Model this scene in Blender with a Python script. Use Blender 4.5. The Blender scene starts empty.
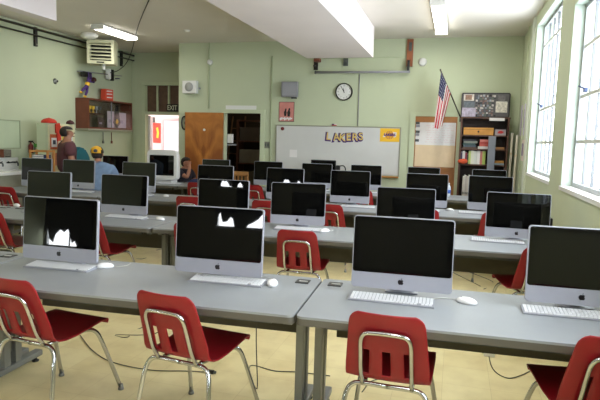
import bpy, bmesh, math, random
from mathutils import Vector, Matrix, Euler
random.seed(7)
PI = math.pi
R = math.radians
scene = bpy.context.scene
col = scene.collection

# ------------------------------------------------------------------ camera
YAW, PITCH, ROLL, FPX, CAM_H = R(15.578), R(6.243), R(1.6025), 551.1, 1.586
fw = Vector((-math.sin(YAW)*math.cos(PITCH), math.cos(YAW)*math.cos(PITCH), -math.sin(PITCH)))
r0 = Vector((math.cos(YAW), math.sin(YAW), 0))
u0 = r0.cross(fw)
rt = r0*math.cos(ROLL) + u0*math.sin(ROLL)
up = -r0*math.sin(ROLL) + u0*math.cos(ROLL)
CAM = Vector((0, 0, CAM_H))
cd = bpy.data.cameras.new('camera'); cam = bpy.data.objects.new('camera', cd); col.objects.link(cam)
m3 = Matrix((rt, up, -fw)).transposed()
cam.matrix_world = Matrix.Translation(CAM) @ m3.to_4x4()
cd.sensor_width = 36; cd.lens = FPX*36/600; cd.clip_start = .05
scene.camera = cam

def _ray(x, y): return fw + (x-300)/FPX*rt + (200-y)/FPX*up
def at(x, y, Y):          # survey helper: the point of the plane world-Y = Y seen at a pixel of the photo
    d = _ray(x, y); return CAM + d*(Y/d.y)
def atx(x, y, X):
    d = _ray(x, y); return CAM + d*(X/d.x)
def atz(x, y, Z):
    d = _ray(x, y); return CAM + d*((Z-CAM_H)/d.z)

TY = R(2.63)              # the desk rows stand turned a little against the room
def W(x, y, z=0):
    c, s = math.cos(TY), math.sin(TY)
    return Vector((x*c-y*s, x*s+y*c, z))

D, ZC = 10.3, 3.45        # back wall, ceiling
DA, XL, XR, YR = 11.35, -7.25, 1.02, -3.2
DESK = .74

# ------------------------------------------------------------------ materials
def srgb(r, g, b):
    f = lambda c: (c/255/12.92 if c/255 <= .04045 else ((c/255+.055)/1.055)**2.4)
    return (f(r), f(g), f(b), 1)
MATS = {}
def mat(name, rgb, rough=.6, metal=0, var=.06, scale=6, bump=0, bscale=60, emit=None, spec=None, coat=0):
    if name in MATS: return MATS[name]
    m = bpy.data.materials.new(name); m.use_nodes = True
    nt = m.node_tree; b = nt.nodes['Principled BSDF']
    c = srgb(*rgb)
    tc = nt.nodes.new('ShaderNodeTexCoord')
    if var > 0:
        n = nt.nodes.new('ShaderNodeTexNoise'); n.inputs['Scale'].default_value = scale; n.inputs['Detail'].default_value = 4
        nt.links.new(tc.outputs['Object'], n.inputs['Vector'])
        rp = nt.nodes.new('ShaderNodeValToRGB')
        rp.color_ramp.elements[0].position = .3; rp.color_ramp.elements[1].position = .7
        rp.color_ramp.elements[0].color = tuple(max(0, v*(1-var)) for v in c[:3]) + (1,)
        rp.color_ramp.elements[1].color = tuple(min(1, v*(1+var)) for v in c[:3]) + (1,)
        nt.links.new(n.outputs['Fac'], rp.inputs['Fac']); nt.links.new(rp.outputs['Color'], b.inputs['Base Color'])
    else:
        b.inputs['Base Color'].default_value = c
    b.inputs['Roughness'].default_value = rough; b.inputs['Metallic'].default_value = metal
    if spec is not None: b.inputs['Specular IOR Level'].default_value = spec
    if coat: b.inputs['Coat Weight'].default_value = coat; b.inputs['Coat Roughness'].default_value = .08
    if bump:
        n2 = nt.nodes.new('ShaderNodeTexNoise'); n2.inputs['Scale'].default_value = bscale
        nt.links.new(tc.outputs['Object'], n2.inputs['Vector'])
        bp = nt.nodes.new('ShaderNodeBump'); bp.inputs['Strength'].default_value = bump; bp.inputs['Distance'].default_value = .01
        nt.links.new(n2.outputs['Fac'], bp.inputs['Height']); nt.links.new(bp.outputs['Normal'], b.inputs['Normal'])
    if emit:
        b.inputs['Emission Color'].default_value = srgb(*emit[0]); b.inputs['Emission Strength'].default_value = emit[1]
    MATS[name] = m
    return m

wall_m = mat('wall_paint', (191, 199, 169), .75, var=.035, scale=1.3, bump=.05, bscale=30)
ceil_m = mat('ceiling_paint', (222, 216, 208), .85, var=.03, scale=1.1)
beam_m = mat('beam_paint', (224, 216, 218), .85, var=.02, scale=2)
white_m = mat('white_paint', (225, 225, 222), .5, var=.02)
trim_m = mat('trim_paint', (194, 203, 172), .6, var=.03)
frame_m = mat('window_frame_paint', (168, 172, 174), .5, var=.02)
alu_m = mat('aluminium', (166, 168, 180), .42, .35, var=.02, scale=20)
chrome_m = mat('chrome', (196, 198, 202), .17, 1, var=.03, scale=15)
black_m = mat('black_plastic', (20, 20, 21), .4, var=.1)
border_m = mat('screen_border', (6, 6, 7), .02, var=0, spec=.4)
disp_m = mat('dark_display', (12, 12, 11), .02, var=0, spec=.4)
logo_m = mat('logo_black', (14, 13, 15), .3, var=0)
kb_m = mat('keyboard_base', (150, 152, 160), .4, .3, var=.02)
key_m = mat('white_keys', (224, 225, 228), .5, var=.02)
mouse_m = mat('mouse_white', (238, 238, 240), .25, var=.01)
cord_w = mat('white_cord', (205, 205, 200), .5, var=.03)
cord_b = mat('dark_cord', (82, 78, 66), .6, var=.1)
desk_m = mat('desk_laminate', (141, 145, 149), .42, var=.05, scale=3, bump=.02, bscale=120)
edge_m = mat('desk_edge', (92, 88, 80), .55, var=.08)
panel_m = mat('modesty_panel', (84, 80, 66), .6, var=.08)
steel_m = mat('grey_steel', (128, 130, 126), .45, .3, var=.05)
steel_d = mat('dark_grey_steel', (86, 90, 90), .45, .3, var=.05)
red_m = mat('red_plastic', (142, 14, 29), .38, var=.07, scale=9, bump=.04, bscale=220)
dwood = mat('dark_brown_wood', (84, 52, 38), .5, var=.2, scale=5)
rwood = mat('reddish_brown_wood', (108, 56, 38), .45, var=.15, scale=5)
tanw = mat('tan_wood', (186, 134, 78), .5, var=.15, scale=8)
paper_m = mat('white_paper', (226, 223, 222), .8, var=.03)
tanp = mat('tan_paper', (222, 198, 164), .8, var=.05)
lav_m = mat('lavender_paper', (172, 164, 182), .8, var=.03)
grey_m = mat('grey_metal', (150, 150, 156), .5, .2, var=.03)
gold_m = mat('gold_yellow', (232, 186, 52), .6, var=.04)
purple_m = mat('purple', (70, 40, 108), .6, var=.05)
skin_m = mat('skin', (176, 122, 96), .55, var=.05)
hair_m = mat('dark_hair', (38, 28, 24), .7, var=.2, scale=40)
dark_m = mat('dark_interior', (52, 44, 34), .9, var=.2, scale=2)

def wood_grain(name, rgb1, rgb2, mirror=0., sc=3.0):
    m = bpy.data.materials.new(name); m.use_nodes = True; nt = m.node_tree; b = nt.nodes['Principled BSDF']
    tc = nt.nodes.new('ShaderNodeTexCoord'); sp = nt.nodes.new('ShaderNodeSeparateXYZ')
    nt.links.new(tc.outputs['Object'], sp.inputs[0])
    ab = nt.nodes.new('ShaderNodeMath'); ab.operation = 'ABSOLUTE'
    su = nt.nodes.new('ShaderNodeMath'); su.operation = 'SUBTRACT'; su.inputs[1].default_value = mirror
    nt.links.new(sp.outputs[0], su.inputs[0]); nt.links.new(su.outputs[0], ab.inputs[0])
    mz = nt.nodes.new('ShaderNodeMath'); mz.operation = 'MULTIPLY'; mz.inputs[1].default_value = .35
    nt.links.new(sp.outputs[2], mz.inputs[0])
    cb = nt.nodes.new('ShaderNodeCombineXYZ'); nt.links.new(ab.outputs[0], cb.inputs[0]); nt.links.new(mz.outputs[0], cb.inputs[2])
    n = nt.nodes.new('ShaderNodeTexNoise'); n.inputs['Scale'].default_value = sc; n.inputs['Detail'].default_value = 5; n.inputs['Distortion'].default_value = 1.2
    nt.links.new(cb.outputs[0], n.inputs['Vector'])
    rp = nt.nodes.new('ShaderNodeValToRGB'); rp.color_ramp.elements[0].position = .38; rp.color_ramp.elements[1].position = .62
    rp.color_ramp.elements[0].color = srgb(*rgb1); rp.color_ramp.elements[1].color = srgb(*rgb2)
    nt.links.new(n.outputs['Fac'], rp.inputs['Fac']); nt.links.new(rp.outputs['Color'], b.inputs['Base Color'])
    b.inputs['Roughness'].default_value = .4
    return m
doorw = wood_grain('orange_veneer', (138, 78, 30), (192, 124, 54), 0, 3.2)

def floor_mat():
    m = bpy.data.materials.new('vinyl_floor'); m.use_nodes = True; nt = m.node_tree; b = nt.nodes['Principled BSDF']
    tc = nt.nodes.new('ShaderNodeTexCoord')
    br = nt.nodes.new('ShaderNodeTexBrick'); br.offset = 0
    br.inputs['Scale'].default_value = 1; br.inputs['Brick Width'].default_value = .305; br.inputs['Row Height'].default_value = .305
    br.inputs['Mortar Size'].default_value = .0015; br.inputs['Mortar Smooth'].default_value = .3
    br.inputs['Color1'].default_value = srgb(236, 222, 172); br.inputs['Color2'].default_value = srgb(232, 216, 164); br.inputs['Mortar'].default_value = srgb(214, 196, 144)
    nt.links.new(tc.outputs['Object'], br.inputs['Vector'])
    n = nt.nodes.new('ShaderNodeTexNoise'); n.inputs['Scale'].default_value = 5; n.inputs['Detail'].default_value = 8
    nt.links.new(tc.outputs['Object'], n.inputs['Vector'])
    rp = nt.nodes.new('ShaderNodeValToRGB'); rp.color_ramp.elements[0].position = .25; rp.color_ramp.elements[1].position = .6
    rp.color_ramp.elements[0].color = srgb(232, 227, 216); rp.color_ramp.elements[1].color = (1, 1, 1, 1)
    nt.links.new(n.outputs['Fac'], rp.inputs['Fac'])
    mx = nt.nodes.new('ShaderNodeMix'); mx.data_type = 'RGBA'; mx.blend_type = 'MULTIPLY'; mx.inputs[0].default_value = .8
    nt.links.new(br.outputs['Color'], mx.inputs[6]); nt.links.new(rp.outputs['Color'], mx.inputs[7])
    nt.links.new(mx.outputs[2], b.inputs['Base Color'])
    b.inputs['Roughness'].default_value = .38
    return m
floor_m = floor_mat()

def glass_mat():
    m = bpy.data.materials.new('window_glass'); m.use_nodes = True; nt = m.node_tree
    for n in list(nt.nodes): nt.nodes.remove(n)
    o = nt.nodes.new('ShaderNodeOutputMaterial'); t = nt.nodes.new('ShaderNodeBsdfTransparent'); g = nt.nodes.new('ShaderNodeBsdfGlossy')
    g.inputs['Roughness'].default_value = .02; t.inputs[0].default_value = (.97, .985, 1, 1)
    mx = nt.nodes.new('ShaderNodeMixShader'); mx.inputs[0].default_value = .05
    nt.links.new(t.outputs[0], mx.inputs[1]); nt.links.new(g.outputs[0], mx.inputs[2]); nt.links.new(mx.outputs[0], o.inputs[0])
    return m
glass_m = glass_mat()

# ------------------------------------------------------------------ mesh helpers
def box(bm, lo, hi, bev=0.0, seg=2):
    t = bmesh.new()
    lo, hi = Vector(lo), Vector(hi)
    r = bmesh.ops.create_cube(t, size=1)
    for v in t.verts:
        v.co = Vector(((lo[i]+hi[i])/2 + v.co[i]*(hi[i]-lo[i]) for i in range(3)))
    if bev: bmesh.ops.bevel(t, geom=list(t.edges), offset=bev, segments=seg, affect='EDGES', profile=.6)
    merge(bm, t)
def merge(bm, t, mtx=None):
    vm = {}
    for v in t.verts: vm[v] = bm.verts.new(mtx @ v.co if mtx else v.co)
    for f in t.faces:
        try: nf = bm.faces.new([vm[v] for v in f.verts]); nf.smooth = f.smooth
        except ValueError: pass
    t.free()
def smooth_pts(pts, n=6):
    pts = [Vector(p) for p in pts]
    if len(pts) < 3: return pts
    out = []
    P = [pts[0]*2-pts[1]] + pts + [pts[-1]*2-pts[-2]]
    for i in range(1, len(P)-2):
        for k in range(n):
            t = k/n; a, b, c, d = P[i-1], P[i], P[i+1], P[i+2]
            out.append(.5*((2*b)+(c-a)*t+(2*a-5*b+4*c-d)*t*t+(-a+3*b-3*c+d)*t**3))
    out.append(pts[-1]); return out
def tube(bm, pts, r, seg=8, smooth=0, cap=True):
    pts = smooth_pts(pts, smooth) if smooth else [Vector(p) for p in pts]
    rings = []; prev = None
    for i, p in enumerate(pts):
        d = (pts[min(i+1, len(pts)-1)]-pts[max(i-1, 0)]).normalized()
        if prev is None:
            a = d.orthogonal().normalized()
        else:
            a = (prev - d*prev.dot(d)); a = a.normalized() if a.length > 1e-6 else d.orthogonal().normalized()
        prev = a; b = d.cross(a)
        rr = r[i] if isinstance(r, (list, tuple)) else r
        rings.append([bm.verts.new(p+(a*math.cos(2*PI*k/seg)+b*math.sin(2*PI*k/seg))*rr) for k in range(seg)])
    for A, B in zip(rings, rings[1:]):
        for k in range(seg):
            f = bm.faces.new((A[k], A[(k+1) % seg], B[(k+1) % seg], B[k])); f.smooth = True
    if cap:
        bm.faces.new(rings[0][::-1]); bm.faces.new(rings[-1])
def lathe(bm, prof, seg=20, axis='Z', loc=(0, 0, 0), sx=1, sy=1):
    rings = []
    for (r, z) in prof:
        ring = []
        for k in range(seg):
            a = 2*PI*k/seg; p = Vector((r*math.cos(a)*sx, r*math.sin(a)*sy, z))
            if axis == 'Y': p = Vector((p.x, -p.z, p.y))
            if axis == 'X': p = Vector((p.z, p.x, p.y))
            ring.append(bm.verts.new(p+Vector(loc)))
        rings.append(ring)
    for A, B in zip(rings, rings[1:]):
        for k in range(seg):
            f = bm.faces.new((A[k], A[(k+1) % seg], B[(k+1) % seg], B[k])); f.smooth = True
    if prof[0][0] > 1e-6: bm.faces.new(rings[0][::-1])
    if prof[-1][0] > 1e-6: bm.faces.new(rings[-1])
    bmesh.ops.remove_doubles(bm, verts=bm.verts, dist=1e-6)
def prism(bm, pts, lo, hi, plane='XZ'):
    def mk(p, h):
        return Vector((p[0], h, p[1])) if plane == 'XZ' else (Vector((p[0], p[1], h)) if plane == 'XY' else Vector((h, p[0], p[1])))
    A = [bm.verts.new(mk(p, lo)) for p in pts]; B = [bm.verts.new(mk(p, hi)) for p in pts]
    n = len(pts)
    for i in range(n): bm.faces.new((A[i], A[(i+1) % n], B[(i+1) % n], B[i]))
    bm.faces.new(A[::-1]); bm.faces.new(B)
def rrect(x0, z0, x1, z1, r, n=5):
    out = []
    for cx, cz, a0 in ((x1-r, z1-r, 0), (x0+r, z1-r, 90), (x0+r, z0+r, 180), (x1-r, z0+r, 270)):
        for k in range(n+1):
            a = R(a0+90*k/n); out.append((cx+r*math.cos(a), cz+r*math.sin(a)))
    return out
def ellipsoid(bm, c, s, seg=16, rings=10):
    t = bmesh.new(); bmesh.ops.create_uvsphere(t, u_segments=seg, v_segments=rings, radius=1)
    for v in t.verts: v.co = Vector((c[0]+v.co.x*s[0], c[1]+v.co.y*s[1], c[2]+v.co.z*s[2]))
    for f in t.faces: f.smooth = True
    merge(bm, t)
def obj(name, bm, m, parent=None, loc=None, smooth=False, rot=None):
    bmesh.ops.recalc_face_normals(bm, faces=bm.faces)
    me = bpy.data.meshes.new(name); bm.to_mesh(me); bm.free()
    if smooth:
        for p in me.polygons: p.use_smooth = True
    if m: me.materials.append(m)
    o = bpy.data.objects.new(name, me); col.objects.link(o)
    if parent: o.parent = parent
    if loc is not None: o.location = loc
    if rot is not None: o.rotation_euler = rot
    return o
def tag(o, label, cat, group=None, kind=None):
    o['label'] = label; o['category'] = cat
    if group: o['group'] = group
    if kind: o['kind'] = kind
    return o
def thing(name, label, cat, loc=(0, 0, 0), rz=0, group=None):
    o = bpy.data.objects.new(name, None); col.objects.link(o); o.empty_display_size = .05
    o.location = loc; o.rotation_euler = (0, 0, rz)
    return tag(o, label, cat, group)
def struct(o):
    o['kind'] = 'structure'; return o
KIDS = {}
def kids(o):
    return [c for c in col.objects if c.parent == o]
def copy_tree(o, parent=None, tree=None):
    c = o.copy(); col.objects.link(c)
    if parent: c.parent = parent
    for ch in list(o.children): copy_tree(ch, c)
    return c
def B(name, lo, hi, m, parent=None, bev=0, loc=None, rot=None):
    bm = bmesh.new(); box(bm, lo, hi, bev); return obj(name, bm, m, parent, loc, rot=rot)
def T(name, pts, r, m, parent=None, smooth=6, seg=8):
    bm = bmesh.new(); tube(bm, pts, r, seg, smooth); return obj(name, bm, m, parent)
def text_mesh(name, s, size, m, parent=None, ext=.002, loc=(0, 0, 0), rot=(PI/2, 0, 0), bold=0, sx=1.0):
    c = bpy.data.curves.new(name, 'FONT'); c.body = s; c.size = size; c.extrude = ext; c.offset = bold; c.align_x = 'CENTER'; c.align_y = 'CENTER'; c.resolution_u = 4
    t = bpy.data.objects.new(name+'_tmp', c); col.objects.link(t)
    bpy.context.view_layer.update()
    me = bpy.data.meshes.new_from_object(t.evaluated_get(bpy.context.evaluated_depsgraph_get()))
    bpy.data.objects.remove(t); bpy.data.curves.remove(c)
    me.materials.clear(); me.materials.append(m); me.name = name
    o = bpy.data.objects.new(name, me); col.objects.link(o)
    if parent: o.parent = parent
    o.location = loc; o.rotation_euler = rot; o.scale = (sx, 1, 1)
    return o

# ------------------------------------------------------------------ the room shell
struct(B('floor', (XL-.1, YR-.1, -.1), (XR+.35, 14.2, 0), floor_m))
struct(B('ceiling', (XL-.1, YR-.1, ZC), (XR+.35, 14.2, ZC+.1), ceil_m))
struct(B('wall_left', (XL-.12, YR-.1, 0), (XL, DA+.1, ZC), wall_m))
# back wall with the storeroom opening
DX0, DX1, DZ = -4.475, -3.715, 2.075
bm = bmesh.new()
box(bm, (-5.50, D, 0), (DX0, D+.12, ZC)); box(bm, (DX0, D, DZ), (DX1, D+.12, ZC)); box(bm, (DX1, D, 0), (XR+.35, D+.12, ZC))
struct(obj('wall_back', bm, wall_m))
struct(B('wall_alcove_side', (-5.50, D+.12, 0), (-5.38, DA+.1, ZC), wall_m))
# alcove wall with exit doorway and transom opening
AX0, AX1 = -6.90, -6.03
bm = bmesh.new()
box(bm, (XL, DA, 0), (AX0, DA+.12, ZC)); box(bm, (AX1, DA, 0), (-5.50, DA+.12, ZC)); box(bm, (AX0, DA, 2.06), (AX1, DA+.12, 2.13)); box(bm, (AX0, DA, 2.72), (AX1, DA+.12, ZC))
struct(obj('wall_alcove', bm, wall_m))
# right wall with its window openings
WINS = [(6.66, 8.70, 1.2, 3.30), (3.90, 5.96, 1.2, 2.95), (1.15, 3.2, 1.2, 2.95), (-1.7, .40, 1.2, 2.95)]
bm = bmesh.new()
XW = XR+.24
segs = sorted(WINS); y = YR-.1
for (a, b, z0, z1) in segs:
    box(bm, (XR, y, 0), (XW, a, ZC)); box(bm, (XR, a, 0), (XW, b, z0)); box(bm, (XR, a, z1), (XW, b, ZC)); y = b
box(bm, (XR, y, 0), (XW, D+.12, ZC))
struct(obj('wall_right', bm, wall_m))
# rear wall (behind the camera) with unseen windows added for screen reflections
GLINT_WINS = [(-7.24, -6.2, .25, 1.3), (-5.0, -4.3, 1.44, 2.1), (-3.45, -2.45, .84, 2.0)]
bm = bmesh.new(); x = XL
for (a, b, z0, z1) in GLINT_WINS:
    box(bm, (x, YR-.12, 0), (a, YR, ZC)); box(bm, (a, YR-.12, 0), (b, YR, z0)); box(bm, (a, YR-.12, z1), (b, YR, ZC)); x = b
box(bm, (x, YR-.12, 0), (XR+.35, YR, ZC))
struct(obj('wall_rear', bm, mat('rear_paint', (112, 110, 92), .8, var=.05)))  # wall tone darkened so the screens mirror a dimmer room
# ceiling beams
struct(B('ceiling_beam', (-2.52, -3.1, 2.96), (-1.39, 9.22, ZC), beam_m, bev=.004))
struct(B('ceiling_beam', (-5.07, -3.1, 2.98), (-4.90, 6.0, ZC), beam_m, bev=.004))
# baseboards
struct(B('baseboard_back', (DX1+.1, D-.02, 0), (XR, D, .14), trim_m))
struct(B('baseboard_right', (XR-.02, YR, 0), (XR, D-.02, .14), trim_m))
struct(B('baseboard_left', (XL, YR, 0), (XL+.02, DA, .14), trim_m))
# corner pilaster by the far window
struct(B('trim_1', (XR-.03, 8.80, .14), (XR, 8.98, ZC), mat('pilaster_white', (214, 220, 206), .6, var=.02)))
struct(B('trim_2', (XR-.02, 9.5, .14), (XR, 9.6, ZC), trim_m))

def window(n, a, b, z0, z1, x, rails, nv, facing='X'):
    w = bpy.data.objects.new('window_%d' % n, None); col.objects.link(w); struct(w)
    xs = x
    def bb(bm, a0, b0, q0, q1, d0, d1):
        if facing == 'X': box(bm, (d0, a0, q0), (d1, b0, q1))
        else: box(bm, (a0, d0, q0), (b0, d1, q1))
    f = bmesh.new(); t = .045
    bb(f, a, b, z0, z0+t, xs-.03, xs+.03); bb(f, a, b, z1-t, z1, xs-.03, xs+.03)
    bb(f, a, a+t, z0+t, z1-t, xs-.03, xs+.03); bb(f, b-t, b, z0+t, z1-t, xs-.03, xs+.03)
    fo = obj('window_frame', f, frame_m, w)
    mb = bmesh.new()
    rb = bmesh.new()
    for z in rails: bb(rb, a+t, b-t, z-.016, z+.016, xs-.0205, xs+.015)
    obj('window_rail', rb, mat('rail_paint', (196, 196, 188), .5, var=.03), w)
    for k in range(1, nv):
        yy = a+(b-a)*k/nv; wd = .026 if k % 3 == 0 else .012
        bb(mb, yy-wd, yy+wd, z0+t, z1-t, xs-.012, xs+.011)
    obj('muntin', mb, mat('muntin_paint', (116, 118, 122), .5, var=.03), w)
    g = bmesh.new(); bb(g, a+.01, b-.01, z0+.01, z1-.01, xs-.004, xs+.004)
    obj('pane', g, glass_m, w)
    if facing == 'X':
        s = bmesh.new(); box(s, (XR-.014, a-.01, z0-.035), (XR+.0, b+.01, z0+.004)); box(s, (XR, a+.002, z0-.02), (xs-.03, b-.002, z0+.004))
        obj('window_sill', s, white_m, w)
        l = bmesh.new(); box(l, (XR+.004, a, z0+.005), (xs-.031, a+.006, z1)); box(l, (XR+.004, b-.006, z0+.005), (xs-.031, b, z1)); box(l, (XR+.004, a+.0062, z1-.006), (xs-.031, b-.0062, z1))
        obj('reveal_lining', l, mat('lining_white', (186, 198, 187), .6, var=.02), w)
        for k in (1, nv-1):
            yy = a+(b-a)*k/nv
            for zz in rails[1:2]:
                bm = bmesh.new(); box(bm, (xs-.06, yy-.02, zz+.02), (xs-.025, yy+.02, zz+.06), .005); tube(bm, [(xs-.05, yy, zz+.05), (xs-.09, yy+.06, zz+.08)], .008)
                obj('latch', bm, mat('window_latch', (70, 80, 110), .4, .5, var=.05), w)
    return w
RAILS = [[1.64, 2.10, 3.0], [1.64, 2.07, 2.54], [1.64, 2.07, 2.54], [1.64, 2.07, 2.54]]
for i, (a, b, z0, z1) in enumerate(WINS):
    window(i+1, a, b, z0, z1, XR+.13, RAILS[i], 6)
for i, (a, b, z0, z1) in enumerate(GLINT_WINS):  # added windows, out of view, placed where the screens mirror bright blobs
    window(5+i, a, b, z0, z1, YR-.06, [z1-.3], 2, 'Y')
mask_m = mat('dark_shade', (40, 40, 42), .9, var=.1)  # added masks, outlines cut to shape the blobs mirrored in the screens
MASKS = [[(-7.24, 1.3), (-7.24, .50), (-7.17, .62), (-7.10, .40), (-7.02, .34), (-6.98, .50), (-6.88, .60), (-6.80, .55), (-6.72, .62), (-6.66, .48), (-6.62, .36), (-6.56, .40), (-6.50, .28), (-6.2, .27), (-6.2, 1.3)],
          [(-5.0, 2.1), (-5.0, 1.49), (-4.95, 1.50), (-4.92, 1.59), (-4.88, 1.63), (-4.84, 1.60), (-4.80, 1.63), (-4.75, 1.58), (-4.71, 1.50), (-4.5, 1.46), (-4.47, 1.57), (-4.42, 1.60), (-4.38, 1.54), (-4.35, 1.46), (-4.3, 1.46), (-4.3, 2.1)],
          [(-3.45, 2.0), (-3.45, .86), (-3.42, .92), (-3.38, 1.08), (-3.35, 1.12), (-3.33, 1.02), (-3.30, .95), (-3.22, .97), (-3.16, 1.05), (-3.12, 1.02), (-3.09, .90), (-3.07, .86), (-2.88, .86), (-2.84, .93), (-2.76, .97), (-2.66, 1.04), (-2.58, 1.14), (-2.53, 1.16), (-2.51, .86), (-2.45, .86), (-2.45, 2.0)]]
for i, sp in enumerate(MASKS):
    w_ = [o for o in col.objects if o.name == 'window_%d' % (5+i)][0]
    bm = bmesh.new(); prism(bm, sp, YR+.005, YR+.012); obj('window_shade', bm, mask_m, w_)

# storeroom behind the back wall opening
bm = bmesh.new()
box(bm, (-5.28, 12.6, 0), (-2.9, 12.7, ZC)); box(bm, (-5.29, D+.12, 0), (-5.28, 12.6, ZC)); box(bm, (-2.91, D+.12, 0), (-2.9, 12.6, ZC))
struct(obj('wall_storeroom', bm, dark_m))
bm = bmesh.new()
for (a, b) in ((DX0-.07, DX0), (DX1, DX1+.09)): box(bm, (a, D-.025, 0), (b, D, DZ+.07))
box(bm, (DX0, D-.025, DZ), (DX1, D, DZ+.07))
struct(obj('trim_3', bm, trim_m))
# corridor beyond the exit door
cor_m = mat('corridor_paint', (236, 214, 210), .8, var=.03)
bm = bmesh.new()
box(bm, (-9.5, 13.0, 0), (-5.30, 13.1, ZC)); box(bm, (-9.6, DA+.12, 0), (-9.5, 13.0, ZC)); box(bm, (-5.31, DA+.12, 0), (-5.30, 13.0, ZC)); box(bm, (-9.5, DA+.1, 0), (XL-.12, DA+.12, ZC))
struct(obj('wall_corridor', bm, cor_m))

# ------------------------------------------------------------------ doors
# orange veneer storeroom door folded open against the back wall
dr = bpy.data.objects.new('door_1', None); col.objects.link(dr); struct(dr); dr.location = (-4.90, D-.06, 0)
B('door_leaf', (-.415, -.02, .02), (.415, .02, 2.075), doorw, dr, .003)
bm = bmesh.new(); lathe(bm, [(0, .0), (.022, 0), (.026, .02), (.018, .03), (0, .03)], 12, 'Y', (.02, -.02, 1.73)); obj('door_peephole', bm, white_m, dr)
bm = bmesh.new(); lathe(bm, [(.012, 0), (.012, .03), (.03, .045), (.03, .065), (0, .07)], 12, 'Y', (-.35, -.02, 1.0)); obj('door_knob', bm, chrome_m, dr)
# light exit door: frame, leaf swung out
dr = bpy.data.objects.new('door_2', None); col.objects.link(dr); struct(dr)
bm = bmesh.new()
box(bm, (AX0-.09, DA-.02, 0), (AX0, DA, 2.75)); box(bm, (AX1, DA-.02, 0), (AX1+.08, DA, 2.75)); box(bm, (AX0, DA-.02, 2.06), (AX1, DA, 2.13)); box(bm, (AX0-.09, DA-.02, 2.72), (AX1+.08, DA, 2.79))
obj('door_frame', bm, trim_m, dr)
B('door_leaf', (-.02, 0, .02), (.025, .86, 2.04), mat('pale_door', (214, 208, 208), .5, var=.03), dr, loc=(AX0+.03, DA+.10, 0), rot=(0, 0, R(27)))
bm = bmesh.new(); box(bm, (AX0, DA+.05, 2.13), (AX1, DA+.08, 2.72))
obj('transom_panel', bm, mat('transom_brown', (98, 74, 58), .6, var=.2, scale=8), dr)
bm = bmesh.new()
for k in range(0, 4): 
    xx = AX0+(AX1-AX0)*k/3; box(bm, (xx-.02, DA+.01, 2.13), (xx+.02, DA+.05, 2.72))
obj('transom_bar', bm, trim_m, dr)
# papered door on the right of the board
dr = bpy.data.objects.new('door_3', None); col.objects.link(dr); struct(dr)
bm = bmesh.new()
box(bm, (-.83, D-.03, 0), (-.735, D, 2.14)); box(bm, (.0, D-.03, 0), (.07, D, 2.14)); box(bm, (-.735, D-.03, 2.07), (0, D, 2.14))
obj('door_frame', bm, trim_m, dr)
lf = B('door_leaf', (-.367, -.02, .01), (.367, .0, 2.065), wood_grain('brown_veneer', (150, 98, 52), (182, 124, 68), 0, 3), dr, loc=(-.367, D-.002, 0))

# ------------------------------------------------------------------ furniture: desks
def make_table(L, label, loc, rz, grom):
    t = thing('computer_desk', label, 'desk', loc, rz, 'grey desks in rows')
    bm = bmesh.new(); prism(bm, rrect(-L/2+.003, 0, L/2-.003, .76, .03, 4), DESK-.012, DESK, 'XY'); obj('tabletop', bm, desk_m, t)
    bm = bmesh.new(); prism(bm, rrect(-L/2+.003, 0, L/2-.003, .76, .03, 4), DESK-.045, DESK-.0121, 'XY'); obj('edge_band', bm, edge_m, t)
    bm = bmesh.new(); box(bm, (-L/2+.1, .70, .40), (L/2-.1, .72, DESK-.046)); obj('modesty_panel', bm, panel_m, t)
    bm = bmesh.new(); box(bm, (-L/2+.14, .10, DESK-.085), (L/2-.14, .14, DESK-.046)); box(bm, (-L/2+.14, .40, DESK-.085), (L/2-.14, .44, DESK-.046)); obj('support_rail', bm, steel_d, t)
    for s in (-1, 1):
        x = s*(L/2-.05); bm = bmesh.new()
        for yy in (.40, .50): box(bm, (x-.022, yy-.028, .06), (x+.022, yy+.028, DESK-.046), .004)
        box(bm, (x-.018, .427, .15), (x-.004, .473, DESK-.1))
        box(bm, (x-.03, .06, .035), (x+.03, .72, .075), .008)
        box(bm, (x-.022, .08, DESK-.075), (x+.022, .69, DESK-.0465))
        lg = obj('leg', bm, steel_m, t)
        g = bmesh.new()
        for yy in (.10, .68): lathe(g, [(.022, 0), (.024, .008), (.012, .012), (.008, .036)], 10, 'Z', (x, yy, 0))
        obj('foot_glide', g, black_m, lg)
    for gx in grom:
        bm = bmesh.new(); box(bm, (gx-.04, .60, DESK-.001), (gx+.04, .68, DESK+.006), .002); g = obj('cable_grommet', bm, mat('grommet_dark', (62, 62, 60), .5, var=.1), t)
        bm = bmesh.new(); box(bm, (gx-.02, .625, DESK+.0062), (gx+.03, .637, DESK+.009)); obj('cable_slot', bm, cord_w, g)
    return t
S = [2.514, 4.572, 6.613, 8.708]
ROWS = ['front', 'second', 'third', 'farthest']
TABS = {0: [(-4.75, -2.655), (-2.645, -.593), (-.587, 1.085)], 1: [(-6.15, -4.475), (-4.465, -2.462), (-2.45, -.355), (-.345, 1.17)],
        2: [(-6.2, -4.35), (-4.34, -2.4), (-2.39, -.53), (-.52, 1.25)], 3: [(-6.15, -4.2), (-4.19, -2.32), (-2.31, -.5), (-.49, 1.36)]}
PLACE = {3: ['leftmost', 'middle', 'rightmost'], 4: ['leftmost', 'second from the left', 'third from the left', 'rightmost']}
for r, lst in TABS.items():
    for k, (a, b) in enumerate(lst):
        L = b-a
        gr = [L/2-.10] if (r, k) in ((0, 1), (1, 3)) else ([-L/2+.09] if k else [L/2-.1])
        make_table(L, 'grey laminate desk with brown edge, %s in the %s row of desks' % (PLACE[len(lst)][k], ROWS[r]), W((a+b)/2, S[r]), TY, gr)

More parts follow.
